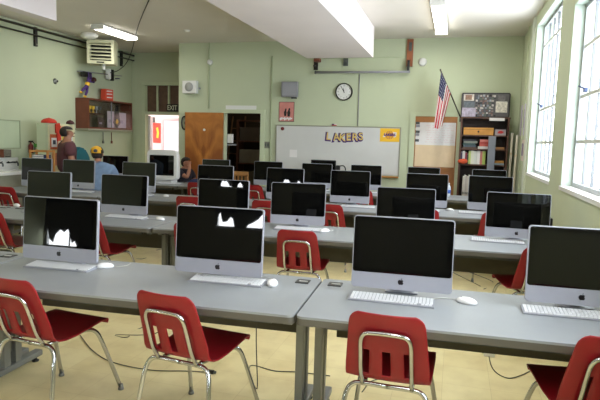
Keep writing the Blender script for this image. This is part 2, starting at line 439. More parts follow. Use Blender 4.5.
# ------------------------------------------------------------------ all-in-one computers
def make_imac():
    t = thing('all_in_one_computer', '', 'computer')
    w, z0, z1 = .2525, .042, .438
    tl = Matrix.Rotation(R(-4), 4, 'X')
    def tilt(bm, c=(0, 0, .042)):
        for v in bm.verts: v.co = tl @ (v.co-Vector(c)) + Vector(c)
    bm = bmesh.new(); prism(bm, rrect(-w, z0, w, z1, .016), 0, .022); bmesh.ops.bevel(bm, geom=[e for e in bm.edges if abs(e.verts[0].co.y-e.verts[1].co.y) < 1e-6 and e.verts[0].co.y < .001], offset=.003, segments=2, affect='EDGES'); tilt(bm)
    obj('front_shell', bm, alu_m, t)
    bm = bmesh.new()
    n = 8; rings = []
    for k in range(n):
        q = k/(n-1); s = math.cos(q*PI/2*.93)**.45; y = .0222+.034*math.sin(q*PI/2)
        cz = .24
        rings.append([bm.verts.new((px*s, y, cz+(pz-cz)*s)) for (px, pz) in rrect(-w+.002, z0+.002, w-.002, z1-.002, .016)])
    for A, Bq in zip(rings, rings[1:]):
        for i in range(len(A)): bm.faces.new((A[i], A[(i+1) % len(A)], Bq[(i+1) % len(A)], Bq[i]))
    bm.faces.new(rings[-1]); bm.faces.new(rings[0][::-1]); tilt(bm)
    obj('back_cover', bm, black_m, t, smooth=True)
    gz0, gz1 = .128, z1-.005
    bm = bmesh.new(); prism(bm, rrect(-w+.005, gz0, w-.005, gz1, .013), -.0015, -.0001); tilt(bm)
    g = obj('screen_glass', bm, border_m, t)
    bm = bmesh.new(); prism(bm, rrect(-w+.032, gz0+.024, w-.032, gz1-.024, .002, 1), -.0022, -.0016); tilt(bm)
    obj('display', bm, disp_m, g)
    # apple mark on the chin
    bm = bmesh.new(); cx, cz, s = 0, .086, .0155
    pts = []
    prof = [(0, .62), (.28, .78), (.62, .72), (.86, .45), (.74, .30), (.66, .05), (.74, -.22), (.92, -.36), (.74, -.72), (.45, -.98), (.2, -.95), (0, -.88), (-.2, -.95), (-.45, -.98), (-.74, -.70), (-.93, -.25), (-.95, .2), (-.80, .55), (-.52, .75), (-.28, .76)]
    A = [bm.verts.new((cx+p[0]*s, -.0012, cz+p[1]*s)) for p in prof]; bm.faces.new(A)
    leaf = [(.0, .86), (.05, 1.08), (.22, 1.28), (.42, 1.34), (.38, 1.1), (.22, .92)]
    A = [bm.verts.new((cx+p[0]*s, -.0012, cz+p[1]*s)) for p in leaf]; bm.faces.new(A); tilt(bm)
    obj('logo', bm, logo_m, t)
    # aluminium stand
    bm = bmesh.new(); prism(bm, rrect(-.085, .085, .085, .245, .01, 3), 0, .007, 'XY')
    prf = [(.235, .0), (.245, .007), (.20, .10), (.105, .20), (.075, .22), (.07, .20), (.10, .185), (.19, .09), (.228, .007)]
    prism(bm, prf, -.06, .06, 'YZ')
    obj('stand', bm, alu_m, t)
    return t
def make_lcd():
    t = thing('flat_monitor', '', 'monitor')
    bm = bmesh.new(); prism(bm, rrect(-.22, .10, .22, .40, .012), 0, .04); obj('monitor_housing', bm, black_m, t)
    bm = bmesh.new(); prism(bm, rrect(-.20, .125, .20, .385, .003, 1), -.002, -.0002); obj('display', bm, disp_m, t)
    bm = bmesh.new(); prism(bm, rrect(-.1, -.05, .1, .12, .03, 4), 0, .012, 'XY'); box(bm, (-.03, .041, .012), (.03, .07, .25)); obj('stand', bm, black_m, t)
    return t
def make_keyboard():
    t = thing('keyboard', '', 'keyboard')
    bm = bmesh.new(); prism(bm, [(-.06, .0), (.06, 0), (.06, .017), (.05, .018), (-.06, .007)], -.225, .225, 'YZ'); obj('keyboard_base', bm, kb_m, t)
    bm = bmesh.new()
    for rrow in range(6):
        y = -.047+rrow*.0185; z = .0085+(y+.06)*.1
        x = -.215
        while x < .21:
            wkey = .0155
            if rrow == 0 and -.10 < x < -.08: wkey = .105
            if not (.072 < x < .080 or .136 < x < .143): box(bm, (x, y, z-.003), (x+wkey, y+(.015 if rrow < 5 else .010), z+.003))
            x += wkey+.0035
    obj('keys', bm, key_m, t)
    return t
def make_mouse():
    t = thing('computer_mouse', '', 'mouse')
    bm = bmesh.new(); lathe(bm, [(0, 0), (.030, .0), (.0325, .008), (.031, .016), (.024, .025), (.012, .031), (0, .033)], 18, 'Z', (0, 0, 0), 1, 1.8); obj('mouse_body', bm, mouse_m, t)
    bm = bmesh.new(); ellipsoid(bm, (0, .032, .029), (.004, .004, .004), 8, 6); obj('scroll_ball', bm, grey_m, t)
    bm = bmesh.new(); tube(bm, [(0, .056, .006), (.01, .09, .004), (-.015, .13, .004), (-.05, .15, .004), (-.09, .16, .004)], .0022, 6, 5); obj('cord', bm, cord_w, t)
    return t

IM = {0: [-2.247, -1.178, -.112, .80], 1: [-3.905, -3.02, -1.942, -1.184, -.179, .783],
      2: [-5.68, -4.97, -4.0, -2.84, -1.85, -.973, .0, .76], 3: [-5.66, None, -3.67, -2.70, -1.82, -1.0, -.06, .954]}
ORD = ['leftmost', 'second from the left', 'third from the left', 'fourth from the left', 'fifth from the left', 'sixth from the left', 'seventh from the left', 'rightmost']
EXTRA_I = {(0, 0): 'silver computer with bright reflections low on its black screen, leftmost in the front row',
           (0, 1): 'silver computer with bright reflections high on its black screen, second in the front row',
           (0, 2): 'silver computer with plain black screen, third in the front row, behind the third red chair',
           (0, 3): 'silver computer cut by the right edge of the picture, front row',
           (2, 0): 'silver computer with black screen nearest the sink counter, leftmost of the third row',
           (2, 1): 'silver computer in the third row just in front of the person in the cap',
           (3, 0): 'silver computer behind the seated person in the cap, leftmost in the farthest row',
           (3, 3): 'silver computer of the farthest row standing just left of the whiteboard note',
           (3, 7): 'silver computer of the farthest row in front of the tall bookshelf'}
proto = make_imac(); first = True
def rowpos(xs, j):
    n = len(xs); return ORD[j] if j < n-1 else 'rightmost'
for r in range(4):
    for j, x in enumerate(IM[r]):
        if x is None: continue
        o = proto if first else copy_tree(proto); first = False
        jit = [0, 1.5, -1.5, .5, -1, 2, 0, 1][(j+r*3) % 8]
        if r == 0: jit = [-1.5, 0, -.5, 0][j]
        if r == 1: jit = [0, -.5, 0, 4, .5, -4][j]
        if r in (2, 3) and j == 7: jit = -5
        if r in (2, 3) and j == 6: jit = -2
        o.location = W(x, S[r]+(.485 if (r, j) != (3, 4) else .40), DESK+.0003); o.rotation_euler = (0, 0, TY+R(jit))
        o.scale = (1.075, 1, 1.005) if r == 0 else (((1.04, 1, 1.0) if r == 1 else ((1.02, 1, 1.06) if r == 2 else (1.02, 1, 1.04))))
        o['label'] = EXTRA_I.get((r, j), 'silver all-in-one computer with black screen, %s in the %s row' % (rowpos(IM[r], j), ROWS[r]))
        o['category'] = 'computer'; o['group'] = 'silver computers on the desk rows'
# keyboards
KB = [(0, -2.225, 2.985, 0, 0), (0, -1.115, 3.0, 0, 1), (0, -.155, 2.915, -2, 2), (0, .735, 2.955, -1, 3),
      (1, -3.95, 5.03, 0, 0), (1, -2.985, 5.04, -3, 1), (1, -1.95, 5.02, 0, 2), (1, -1.165, 5.0, 0, 3), (1, -.2, 5.0, 1, 4), (1, .63, 5.06, -3, 5),
      (2, -4.9, 7.02, 0, 1), (2, -3.95, 7.0, 0, 2), (2, -2.85, 7.0, 0, 3), (2, -1.85, 7.0, 0, 4), (2, -.85, 7.02, -4, 5), (2, -.05, 7.0, 2, 6), (2, .62, 7.05, -2, 7),
      (3, -4.45, 8.95, 0, 1), (3, -3.65, 9.06, 0, 2), (3, -1.8, 9.06, 0, 4), (3, -1.0, 9.06, 0, 5), (3, -.06, 9.06, 0, 6), (3, .9, 9.06, 0, 7)]
kp = make_keyboard(); first = True
for (r, x, y, a, j) in KB:
    o = kp if first else copy_tree(kp); first = False
    o.location = W(x, y, DESK+.0005); o.rotation_euler = (0, 0, TY+R(a))
    o['label'] = ('white keyboard in front of the %s computer of the %s row' % (rowpos(IM[r], j), ROWS[r])) if (r, j) != (3, 1) else 'white keyboard in front of the bulky white tube computer'
    o['category'] = 'keyboard'; o['group'] = 'white keyboards on the desks'
# mice
MC = [(0, -1.975, 3.08, -60, 'white mouse right of the leftmost front row keyboard'), (0, -.848, 3.03, 12, 'white mouse between the second front row computer and the desk joint'),
      (0, .24, 3.01, 62, 'white mouse lying sideways between the two right front row computers'), (0, -2.79, 2.99, 40, 'white mouse cut by the left edge of the picture, front row'),
      (1, -2.61, 5.06, 70, 'white mouse near the desk joint in the second row'), (1, -.905, 4.99, -35, 'white mouse with looped cord right of the fourth second row computer'),
      (1, -4.55, 5.36, 60, 'white mouse at the far left of the second row'),
      (2, .30, 7.21, 60, 'white mouse left of the rightmost third row computer'), (2, -3.56, 7.08, 60, 'white mouse right of the third computer of the third row'), (2, -.54, 7.0, -40, 'white mouse right of the sixth computer of the third row'),
      (3, -4.08, 9.02, 60, 'white mouse right of the bulky white tube computer')]
mp = make_mouse(); first = True
for (r, x, y, a, lab) in MC:
    o = mp if first else copy_tree(mp); first = False
    o.location = W(x, y, DESK+.0005); o.rotation_euler = (0, 0, TY+R(a)); o['label'] = lab; o['category'] = 'mouse'; o['group'] = 'white computer mice on the desks'

# bulky white tube computer
em = thing('tube_computer', 'bulky white tube computer with rounded case, on the farthest desk row', 'computer', W(-4.62, 9.02, DESK+.0005), TY)
em.scale = (1.14, 1, 1.2)
EZ = .04
wm = mat('emac_white', (226, 226, 224), .3, var=.02)
bm = bmesh.new(); n = 7; rings = []
for k in range(n):
    q = k/(n-1); s = 1-.55*q**1.8; y = .03+.40*q
    rings.append([bm.verts.new((px*s, y, .03+(pz-.03)*(1-.35*q**1.8))) for (px, pz) in rrect(-.255, .05, .255, .50, .07, 6)])
for A, Bq in zip(rings, rings[1:]):
    for i in range(len(A)): bm.faces.new((A[i], A[(i+1) % len(A)], Bq[(i+1) % len(A)], Bq[i]))
bm.faces.new(rings[-1]); bm.faces.new(rings[0][::-1]); obj('case', bm, wm, em, smooth=True)
bm = bmesh.new(); prism(bm, rrect(-.25, .055, .25, .495, .066, 6), .0, .029); obj('front_bezel', bm, wm, em)
bm = bmesh.new(); prism(bm, rrect(-.205, .12, .205, .42, .01, 2), -.003, -.0002); obj('display', bm, disp_m, em)
bm = bmesh.new(); box(bm, (-.14, .05, 0), (.14, .3, .051), .008); obj('stand', bm, wm, em)
# black flat monitor behind the fifth far computer
lcd = make_lcd(); lcd['label'] = 'black flat monitor peeking above a silver computer in front of the whiteboard'; lcd.location = W(-1.765, 9.40, DESK+.0005); lcd.rotation_euler = (0, 0, TY)
lcd.scale = (1.0, .6, 1.27)
# document camera
dc = thing('document_camera', 'black gooseneck camera standing on the farthest desks before the whiteboard', 'camera', W(-1.40, 9.30, DESK+.001), TY)
B('base', (-.07, -.09, 0), (.07, .09, .03), black_m, dc, .008)
T('neck', [(0, .05, .03), (.02, .06, .2), (.03, .06, .36), (.0, .03, .42), (-.06, -.0, .42)], .010, black_m, dc)
B('head', (-.12, -.04, .35), (-.05, .03, .43), black_m, dc, .01)

# ------------------------------------------------------------------ red chairs
def make_chair():
    t = thing('school_chair', '', 'chair')
    prof = [(.248, .432, .190), (.242, .454, .198), (.222, .466, .204), (.16, .458, .207), (.08, .446, .206), (-.02, .433, .204), (-.10, .432, .202), (-.145, .440, .20),
            (-.178, .456, .199), (-.198, .482, .198), (-.208, .505, .197)]
    zs = [.53, .56, .59, .615, .64, .67, .70, .73, .755, .775, .79, .80, .806]
    for z in zs:
        y = -.208-(z-.505)*.36
        w = .199-(z-.505)*.10
        if z > .755: 
            d = min(1, (z-.755)/.052); w -= .05*(1-math.sqrt(max(0, 1-d*d)))
        prof.append((y, z, w))
    ts = [-1, -.94, -.84, -.70, -.575, -.42, -.28, -.10, .10, .28, .42, .575, .70, .84, .94, 1]
    bm = bmesh.new(); grid = []
    for (y, z, w) in prof:
        row = []
        for u in ts:
            bk = min(1, max(0, (z-.44)/.1))
            e = u*u
            row.append(bm.verts.new((u*w, y+.022*e*bk, z+(.010*e*(1-bk) if y < .19 else 0))))
        grid.append(row)
    slot_cols = {4, 7, 10}
    for i in range(len(grid)-1):
        zc = (prof[i][1]+prof[i+1][1])/2
        for j in range(len(ts)-1):
            if j in slot_cols and i >= 9 and .49 < zc < .605 and prof[i][0] < -.15: continue
            f = bm.faces.new((grid[i][j], grid[i][j+1], grid[i+1][j+1], grid[i+1][j])); f.smooth = True
    bmesh.ops.recalc_face_normals(bm, faces=bm.faces)
    # give the sheet thickness: side skirts via solidify
    sh = obj('seat_and_back_shell', bm, red_m, t)
    md = sh.modifiers.new('thickness', 'SOLIDIFY'); md.thickness = .009; md.offset = 0
    bv = sh.modifiers.new('soft_edges', 'BEVEL'); bv.width = .002; bv.segments = 1; bv.limit_method = 'ANGLE'
    # chrome back frame (inverted U behind the back)
    def by(z): return -.208-(z-.505)*.36-.018
    T('back_frame', [(-.118, -.178, .424), (-.118, by(.50), .50), (-.116, by(.60), .60), (-.113, by(.67), .67), (-.10, by(.70), .70), (-.075, by(.712), .712), (0, by(.715), .715), (.075, by(.712), .712), (.10, by(.70), .70), (.113, by(.67), .67), (.116, by(.60), .60), (.118, by(.50), .50), (.118, -.178, .424)], .0108, chrome_m, t, smooth=3)
    for s in (-1, 1):
        lg = T('leg', [(0, -.165, .418), (s*.12, -.165, .418), (s*.165, -.170, .408), (s*.190, -.180, .375), (s*.203, -.20, .30), (s*.228, -.255, .02)], .0122, chrome_m, t, smooth=4)
        bm = bmesh.new(); lathe(bm, [(.017, 0), (.018, .006), (.014, .02), (.0125, .035)], 10, 'Z', (s*.2285, -.257, 0)); obj('foot_cap', bm, steel_m, lg)
        lg = T('leg', [(s*.11, -.14, .416), (s*.125, .02, .418), (s*.14, .11, .420), (s*.165, .165, .40), (s*.19, .20, .32), (s*.238, .300, .02)], .0122, chrome_m, t, smooth=4)
        bm = bmesh.new(); lathe(bm, [(.017, 0), (.018, .006), (.014, .02), (.0125, .035)], 10, 'Z', (s*.239, .302, 0)); obj('foot_cap', bm, steel_m, lg)
    return t
CH = [(-2.08, 2.84, -8, 'red plastic chair cut by the left edge of the picture, front row'), (-1.175, 2.85, -10, 'red plastic chair with its slots showing floor, second from the left in front row'),
      (-.125, 2.83, -4, 'red plastic chair squarely from behind at the third front row computer'), (.775, 2.84, 7, 'red plastic chair at the bottom right corner, front row'),
      (-4.12, 4.93, -4, 'red chair at the far left of the second row'), (-3.06, 4.86, -4, 'red chair seen past the right edge of the leftmost front row computer'),
      (-2.02, 4.84, 0, 'red chair mostly hidden behind the second front row computer'), (-1.055, 4.80, 0, 'red chair standing clear between the two middle front row computers'),
      (.84, 4.80, 14, 'red chair against the rightmost front row computer, second row'),
      (-5.72, 7.10, -4, 'red chair at the far left of the third row'), (-2.97, 6.92, -2, 'red chair right of the tan wood chair line, third row, left of third computer in second row'),
      (-1.95, 6.90, 0, 'red chair at the fifth third row computer'), (-1.10, 6.86, -8, 'red chair at the sixth third row computer, showing right of a second row screen'),
      (-.02, 6.86, 0, 'red chair peeking right of the fifth second row computer'), (.80, 6.86, 0, 'red chair under the rightmost third row computer'),
      (-3.78, 9.02, 0, 'red chair at the third farthest row place, near the orange door'), (-2.80, 9.02, 0, 'red chair below the dark storeroom doorway, farthest row'), (-1.0, 9.0, 0, 'red chair in front of the whiteboard tray, farthest row'),
      (-.08, 9.0, 0, 'red chair in front of the papered brown door, farthest row')]
CH[10] = CH[10][:3] + ('red chair left of the third second row screen, third row',)
cp = make_chair(); first = True
for (x, y, a, lab) in CH:
    o = cp if first else copy_tree(cp); first = False
    y = min(S, key=lambda q: abs(q-y+.3))+.218-abs(math.sin(R(a)))*.17
    o.location = W(x, y); o.scale = (1, 1, 1.02); o.rotation_euler = (0, 0, TY+R(a)); o['label'] = lab; o['category'] = 'chair'; o['group'] = 'red plastic chairs at the desks'

# wooden chair near the storeroom
wc = thing('wooden_chair', 'tan wooden chair with slatted back in front of the dark doorway', 'chair', (-3.92, 9.83, 0), 0); wc.scale = (1.15, 1, .93)
for s in (-1, 1):
    T('leg', [(s*.19, -.18, 0), (s*.19, -.2, .45), (s*.19, -.24, 1.0)], .018, tanw, wc, 0); T('leg', [(s*.19, .2, 0), (s*.19, .2, .44)], .018, tanw, wc, 0)
B('seat', (-.21, -.2, .44), (.21, .22, .47), tanw, wc, .008)
B('top_rail', (-.21, -.255, .95), (.21, -.23, 1.04), tanw, wc, .008)
for k in range(6): B('back_slat', (-.16+k*.06, -.245, .5), (-.135+k*.06, -.232, .95), tanw, wc)


# ------------------------------------------------------------------ back wall fittings (everything is fixed at y = D)
def wallbox(name, label, cat, x0, z0, x1, z1, d, m, bev=.004, group=None, Y=D):
    t = thing(name, label, cat, ((x0+x1)/2, Y, (z0+z1)/2), 0, group)
    w, h = (x1-x0)/2, (z1-z0)/2
    B(name+'_body', (-w, -d, -h), (w, -.001, h), m, t, bev); return t, w, h
# loudspeaker
t, w, h = wallbox('wall_speaker', 'square white speaker high on the wall above the orange door', 'speaker', -5.36, 2.45, -5.06, 2.70, .12, white_m, .01)
bm = bmesh.new(); lathe(bm, [(0, 0), (.085, 0), (.09, .004), (.09, .008), (0, .008)], 20, 'Y', (0, -.12, 0)); obj('speaker_grille', bm, mat('grille_grey', (168, 168, 164), .7, var=.2, scale=200), t)
bm = bmesh.new(); lathe(bm, [(0, 0), (.02, 0), (.02, .02), (0, .02)], 10, 'Y', (w+.03, -.0, -.02)); obj('volume_knob', bm, grey_m, t)
# wall sensor with conduit
pts = []
def conduit(name, label, pts, r=.012, m=None):
    o = T(name, pts, r, m or mat('conduit_paint', (180, 190, 154), .6, var=.03), None, 0); tag(o, label, 'conduit'); return o
conduit('wall_conduit', 'thin painted conduit running down the wall above the orange door', [(-4.83, D-.014, 3.45), (-4.83, D-.014, 2.16)])
conduit('wall_conduit', 'thin painted conduit running down the wall just left of the grey box', [(-3.50, D-.014, 3.17), (-3.50, D-.014, .2)])
conduit('wall_conduit', 'thin grey conduit dropping from the screen rail to the whiteboard', [(-1.79, D-.014, 2.82), (-1.79, D-.014, 1.87)], .008, grey_m)
t = thing('alarm_sensor', 'small round white sensor on the wall above the orange door', 'sensor', (-4.81, D, 3.07))
bm = bmesh.new(); lathe(bm, [(0, .06), (.03, .055), (.05, .04), (.055, 0)], 16, 'Y', (0, -.0, 0)); 
for v in bm.verts: v.co.y = -abs(v.co.y)-.002
obj('sensor_dome', bm, white_m, t)
t = thing('smoke_detector', 'round white detector on the wall right of the wood bracket', 'detector', (-.66, D, 3.03))
bm = bmesh.new(); lathe(bm, [(0, .05), (.05, .045), (.07, .03), (.075, 0)], 18, 'Y', (0, 0, 0)); 
for v in bm.verts: v.co.y = -abs(v.co.y)-.002
obj('detector_body', bm, white_m, t)
# strip sign over doorway
t, w, h = wallbox('wall_strip_sign', 'long white paper strip above the dark doorway', 'sign', -4.46, 2.14, -3.81, 2.225, .006, white_m, .001)
# switch plate
t, w, h = wallbox('light_switch', 'grey switch plate right of the dark doorway', 'switch', -3.63, 1.40, -3.52, 1.53, .012, mat('switch_grey', (120, 122, 108), .5, var=.05), .003)
for k in (-1, 1): B('toggle', (k*.025-.012, -.022, -.03), (k*.025+.012, -.0125, .03), steel_d, t, .002)
# grey box
t, w, h = wallbox('wall_cabinet_box', 'square grey metal box on the wall above the pink poster', 'box', -3.28, 2.39, -2.96, 2.68, .10, grey_m, .012)
B('box_cover', (-w+.03, -.108, -h+.03), (w-.03, -.1005, h-.03), mat('cover_grey', (160, 160, 168), .5, .2, var=.03), t, .003)
B('bottom_latch', (w-.12, -.08, -h-.03), (w-.02, -.03, -h-.001), steel_d, t)
# pink poster
t = thing('pink_poster', 'pink poster with two dark figures above the whiteboard corner', 'poster', (-3.19, D-.001, 2.115))
B('poster_sheet', (-.155, -.008, -.19), (.155, -.001, .19), mat('poster_frame', (106, 72, 68), .6, var=.05), t)
B('poster_print', (-.145, -.011, -.18), (.145, -.0085, .18), mat('poster_pink', (204, 132, 124), .6, var=.1, scale=9), t)
bm = bmesh.new()
for (cx, s) in ((-.02, .9), (.05, 1.0)):
    pts = [(-.025, -.09), (.02, -.09), (.03, -.02), (.018, .03), (.028, .05), (.012, .075), (-.008, .06), (-.012, .03), (-.035, -.01)]
    prism(bm, [(cx+p[0]*s, p[1]*s) for p in pts], -.0125, -.0112)
obj('figure_print', bm, black_m, t)
bm = bmesh.new()
for k in range(9): prism(bm, rrect(-.13+k*.028, -.165+.012*(k % 3), -.105+k*.028, -.115+.01*(k % 2), .005, 2), -.0125, -.0112)
obj('white_scrawl', bm, paper_m, t)
# whiteboard
wb = thing('whiteboard', 'large wall whiteboard with wooden tray at the back of the room', 'whiteboard', (-2.19, D-.001, 1.41))
B('board_surface', (-1.185, -.02, -.435), (1.185, -.001, .435), mat('board_white', (206, 206, 204), .22, var=.03, scale=2), wb)
bm = bmesh.new()
box(bm, (-1.205, -.028, .4352), (1.205, -.001, .452)); box(bm, (-1.205, -.028, -.452), (-1.1852, -.001, .4352)); box(bm, (1.1852, -.028, -.452), (1.205, -.001, .4352))
obj('board_frame', bm, mat('board_frame_grey', (150, 150, 134), .5, .3, var=.05), wb)
B('tray', (-1.2, -.08, -.475), (1.2, -.001, -.4525), mat('tray_wood', (184, 128, 62), .5, var=.1), wb, .004)
# cut-out letters on the board
for k, ch in enumerate('LAKERS'):
    lt = thing('cutout_letter', 'gold and purple cutout letter %s on the whiteboard' % ch, 'letter', (-2.345+k*.124+(0, .03, .02, .015, .01, 0)[k], D-.0235, 1.655+(.0, -.01, -.015, -.005, .0, .012)[k]), 0, 'cutout letters on the whiteboard')
    lt.rotation_euler = (0, R((4, -8, 3, -3, 2, -5)[k]), 0)
    text_mesh('letter_backing', ch, .215, purple_m, lt, .001, (-.008, 0, -.006), bold=.014)
    text_mesh('letter_face', ch, .19, mat('letter_gold', (214, 186, 104), .7, var=.1), lt, .0012, (.006, -.003, .004), bold=.003)
# note, magnet, flag sticker
t, w, h = wallbox('paper_note', 'small white sheet stuck low on the left of the whiteboard', 'note', -3.10, 1.245, -2.95, 1.39, .004, paper_m, .001, Y=D-.022)
t = thing('round_magnet', 'dark red round magnet in the top left corner of the whiteboard', 'magnet', (-3.255, D-.022, 1.79))
bm = bmesh.new(); lathe(bm, [(0, 0), (.035, 0), (.035, .012), (.028, .018), (0, .018)], 16, 'Y'); 
for v in bm.verts: v.co.y = -abs(v.co.y)
obj('magnet_body', bm, mat('magnet_red', (110, 22, 26), .4, var=.1), t)
t = thing('flag_sticker', 'tiny red, white and blue flag on top of the whiteboard frame', 'flag', (-2.235, D-.02, 1.866))
B('flag_red', (-.045, -.004, 0), (.045, 0, .018), mat('flag_red', (180, 40, 50), .6, var=.03), t); B('flag_white', (-.045, -.004, .0182), (.045, 0, .036), paper_m, t); B('flag_blue', (-.045, -.0052, .0185), (-.005, -.0042, .0362), mat('flag_blue', (44, 52, 104), .6, var=.05), t)
# yellow team poster
t = thing('yellow_poster', 'yellow poster with a purple ball emblem at the right end of the whiteboard', 'poster', (-1.185, D-.0225, 1.715))
B('poster_sheet', (-.178, -.004, -.122), (.178, 0, .122), mat('poster_yellow', (236, 186, 46), .6, var=.03), t)
em_ = bmesh.new(); A = []
prism(em_, [(-.125, -.035), (-.09, .035), (-.045, .06), (.06, .06), (.125, .05), (.115, -.02), (.10, -.035)], -.0055, -.0042)
obj('emblem_streak', em_, paper_m, t)
bm = bmesh.new(); prism(bm, [(.082*math.cos(2*PI*k/24)-.005, .078*math.sin(2*PI*k/24)) for k in range(24)], -.0068, -.0057); obj('emblem_ball', bm, mat('ball_gold', (226, 160, 40), .6, var=.05), t)
bm = bmesh.new()
for pts in ([(-.08, .0), (.07, .0)], [(0, -.076), (0, .076)]): tube(bm, [(p[0]-.005, -.0075, p[1]) for p in pts], .0025, 5)
for s in (-1, 1): tube(bm, [(-.005+s*(.025+.03*math.cos(a)), -.0075, .07*math.sin(a)) for a in [R(q) for q in range(-80, 81, 20)]], .0025, 5)
obj('ball_seams', bm, purple_m, t)
text_mesh('emblem_lettering', 'LAKERS', .062, purple_m, t, .001, (.0, -.0095, .005), bold=.003)
# roller screen rail with its brackets
t = thing('screen_rail', 'long grey projector screen rail high on the back wall', 'rail', (-1.735, D-.12, 2.845))
bm = bmesh.new(); tube(bm, [(-.86, 0, 0), (.87, 0, 0)], .022, 10); obj('rail_tube', bm, grey_m, t)
B('rail_end', (-.885, -.03, -.03), (-.861, .03, .03), steel_d, t, .004)
B('mount_arm', (-.2, .005, -.01), (-.17, .119, .02), steel_d, t); B('mount_arm', (.5, .005, -.01), (.53, .119, .02), steel_d, t)
t = thing('wall_bracket', 'dark iron bracket at the left end of the screen rail', 'bracket', (-2.63, D, 3.0))
B('bracket_plate', (-.04, -.02, -.1), (.04, -.001, .1), mat('iron_dark', (48, 44, 40), .5, .4, var=.1), t, .003); B('bracket_arm', (-.012, -.16, -.05), (.012, -.0202, -.02), mat('iron_dark', (48, 44, 40), .5, .4, var=.1), t); B('red_tab', (.0, -.19, .04), (.1, -.0202, .1), rwood, t)
t = thing('wall_bracket', 'small grey bracket behind the ceiling beam end above the clock', 'bracket', (-2.06, D, 3.04))
B('bracket_plate', (-.045, -.03, -.07), (.045, -.001, .07), steel_d, t, .004); B('bracket_hook', (-.02, -.12, -.02), (.02, -.0302, .02), steel_d, t)
t = thing('wood_bracket', 'brown wooden bracket board at the right end of the screen rail', 'bracket', (-.89, D, 3.17))
B('bracket_board', (-.055, -.05, -.22), (.055, -.001, .26), mat('bracket_brown', (146, 84, 50), .5, var=.15), t, .004)
B('black_hook', (-.03, -.14, -.30), (.01, -.0502, -.12), black_m, t, .005); B('top_plate', (-.02, -.06, .05), (.03, -.0502, .2), steel_d, t)
conduit('wall_conduit', 'thin horizontal pipe high on the wall behind the ceiling beam', [(-2.6, D-.012, 3.12), (-.95, D-.012, 3.12)], .007)
# clock
ck = thing('wall_clock', 'round white wall clock with black rim above the whiteboard', 'clock', (-2.07, D, 2.497))
def disc(name, r0_, r1_, y0, y1, m, par):
    bm = bmesh.new()
    if r0_ <= 0: prism(bm, [(r1_*math.cos(2*PI*k/40), r1_*math.sin(2*PI*k/40)) for k in range(40)], y0, y1)
    else:
        for k in range(40):
            a, b = 2*PI*k/40, 2*PI*(k+1)/40
            q = [(r0_*math.cos(a), r0_*math.sin(a)), (r1_*math.cos(a), r1_*math.sin(a)), (r1_*math.cos(b), r1_*math.sin(b)), (r0_*math.cos(b), r0_*math.sin(b))]
            prism(bm, q, y0, y1)
        bmesh.ops.remove_doubles(bm, verts=bm.verts, dist=1e-5)
    return obj(name, bm, m, par)
disc('clock_face', 0, .142, -.03, -.001, mat('clock_white', (228, 228, 224), .5, var=.01), ck)
disc('clock_rim', .142, .162, -.045, -.001, black_m, ck)
for n_ in range(1, 13):
    a = PI/2-n_*PI/6
    text_mesh('numeral', str(n_), .036, black_m, ck, .0006, (.112*math.cos(a), -.0315, .112*math.sin(a)))
bm = bmesh.new(); prism(bm, [(-.008, -.015), (.008, -.015), (.004, .075), (-.004, .075)], -.034, -.0325); o = obj('hour_hand', bm, black_m, ck, rot=(0, R(-15), 0))
bm = bmesh.new(); prism(bm, [(-.006, -.02), (.006, -.02), (.003, .115), (-.003, .115)], -.0365, -.0345); o = obj('minute_hand', bm, black_m, ck, rot=(0, R(-32), 0))
# black hook on the wall corner by the orange door
t = thing('curved_pull', 'curved black handle on the wall edge left of the orange door', 'handle', (-5.37, D, 1.86))
T('handle_bow', [(.02, -.002, .13), (-.02, -.03, .11), (-.035, -.045, 0), (-.02, -.03, -.11), (.02, -.002, -.13)], .016, black_m, t); B('handle_plate', (.005, -.012, -.03), (.035, -.001, .03), steel_d, t)
# EXIT sign on the transom
t = thing('exit_sign', 'black sign with pale EXIT letters above the open exit door', 'sign', (-6.19, DA-.022, 2.215))
B('sign_box', (-.14, -.04, -.085), (.14, 0, .085), black_m, t, .004)
text_mesh('sign_lettering', 'EXIT', .15, mat('sign_pale', (214, 216, 196), .6, var=.02), t, .001, (0, -.0415, 0), bold=.002, sx=.8)
# corridor poster, door frame and case
t = thing('corridor_poster', 'red and yellow poster on the bright wall beyond the exit door', 'poster', at(157.0, 133, 12.975))
B('poster_sheet', (-.12, 0, -.26), (.13, .012, .26), mat('poster_red', (206, 66, 52), .6, var=.1), t); bm = bmesh.new(); prism(bm, [(-.02, -.12), (.04, -.14), (.06, 0), (.03, .15), (-.03, .13), (.0, .02)], -.003, -.0005); obj('poster_print', bm, gold_m, t)
t = thing('corridor_door', 'white door at the end of the bright corridor', 'door', (at(178.5, 150, 12.98).x, 12.98, 0))
B('door_leaf', (-.42, -.01, .02), (.42, .015, 1.98), mat('pale_blue_door', (214, 220, 236), .5, var=.03), t); bm = bmesh.new(); box(bm, (-.5, -.02, 0), (-.425, .018, 2.05)); box(bm, (.425, -.02, 0), (.5, .018, 2.05)); box(bm, (-.425, -.02, 1.985), (.425, .018, 2.05)); obj('door_frame', bm, mat('pinkish_trim', (206, 176, 176), .6, var=.03), t)
p = at(147.5+5, 124, 12.98); t = thing('corridor_light_box', 'small dark box high on the bright corridor wall', 'box', (p.x, 12.98, at(150, 119, 12.98).z))
B('box_body', (-.10, -.04, -.09), (.06, .018, .05), steel_d, t, .005); B('box_lens', (-.07, -.05, -.06), (.03, -.0402, .02), grey_m, t, .003)
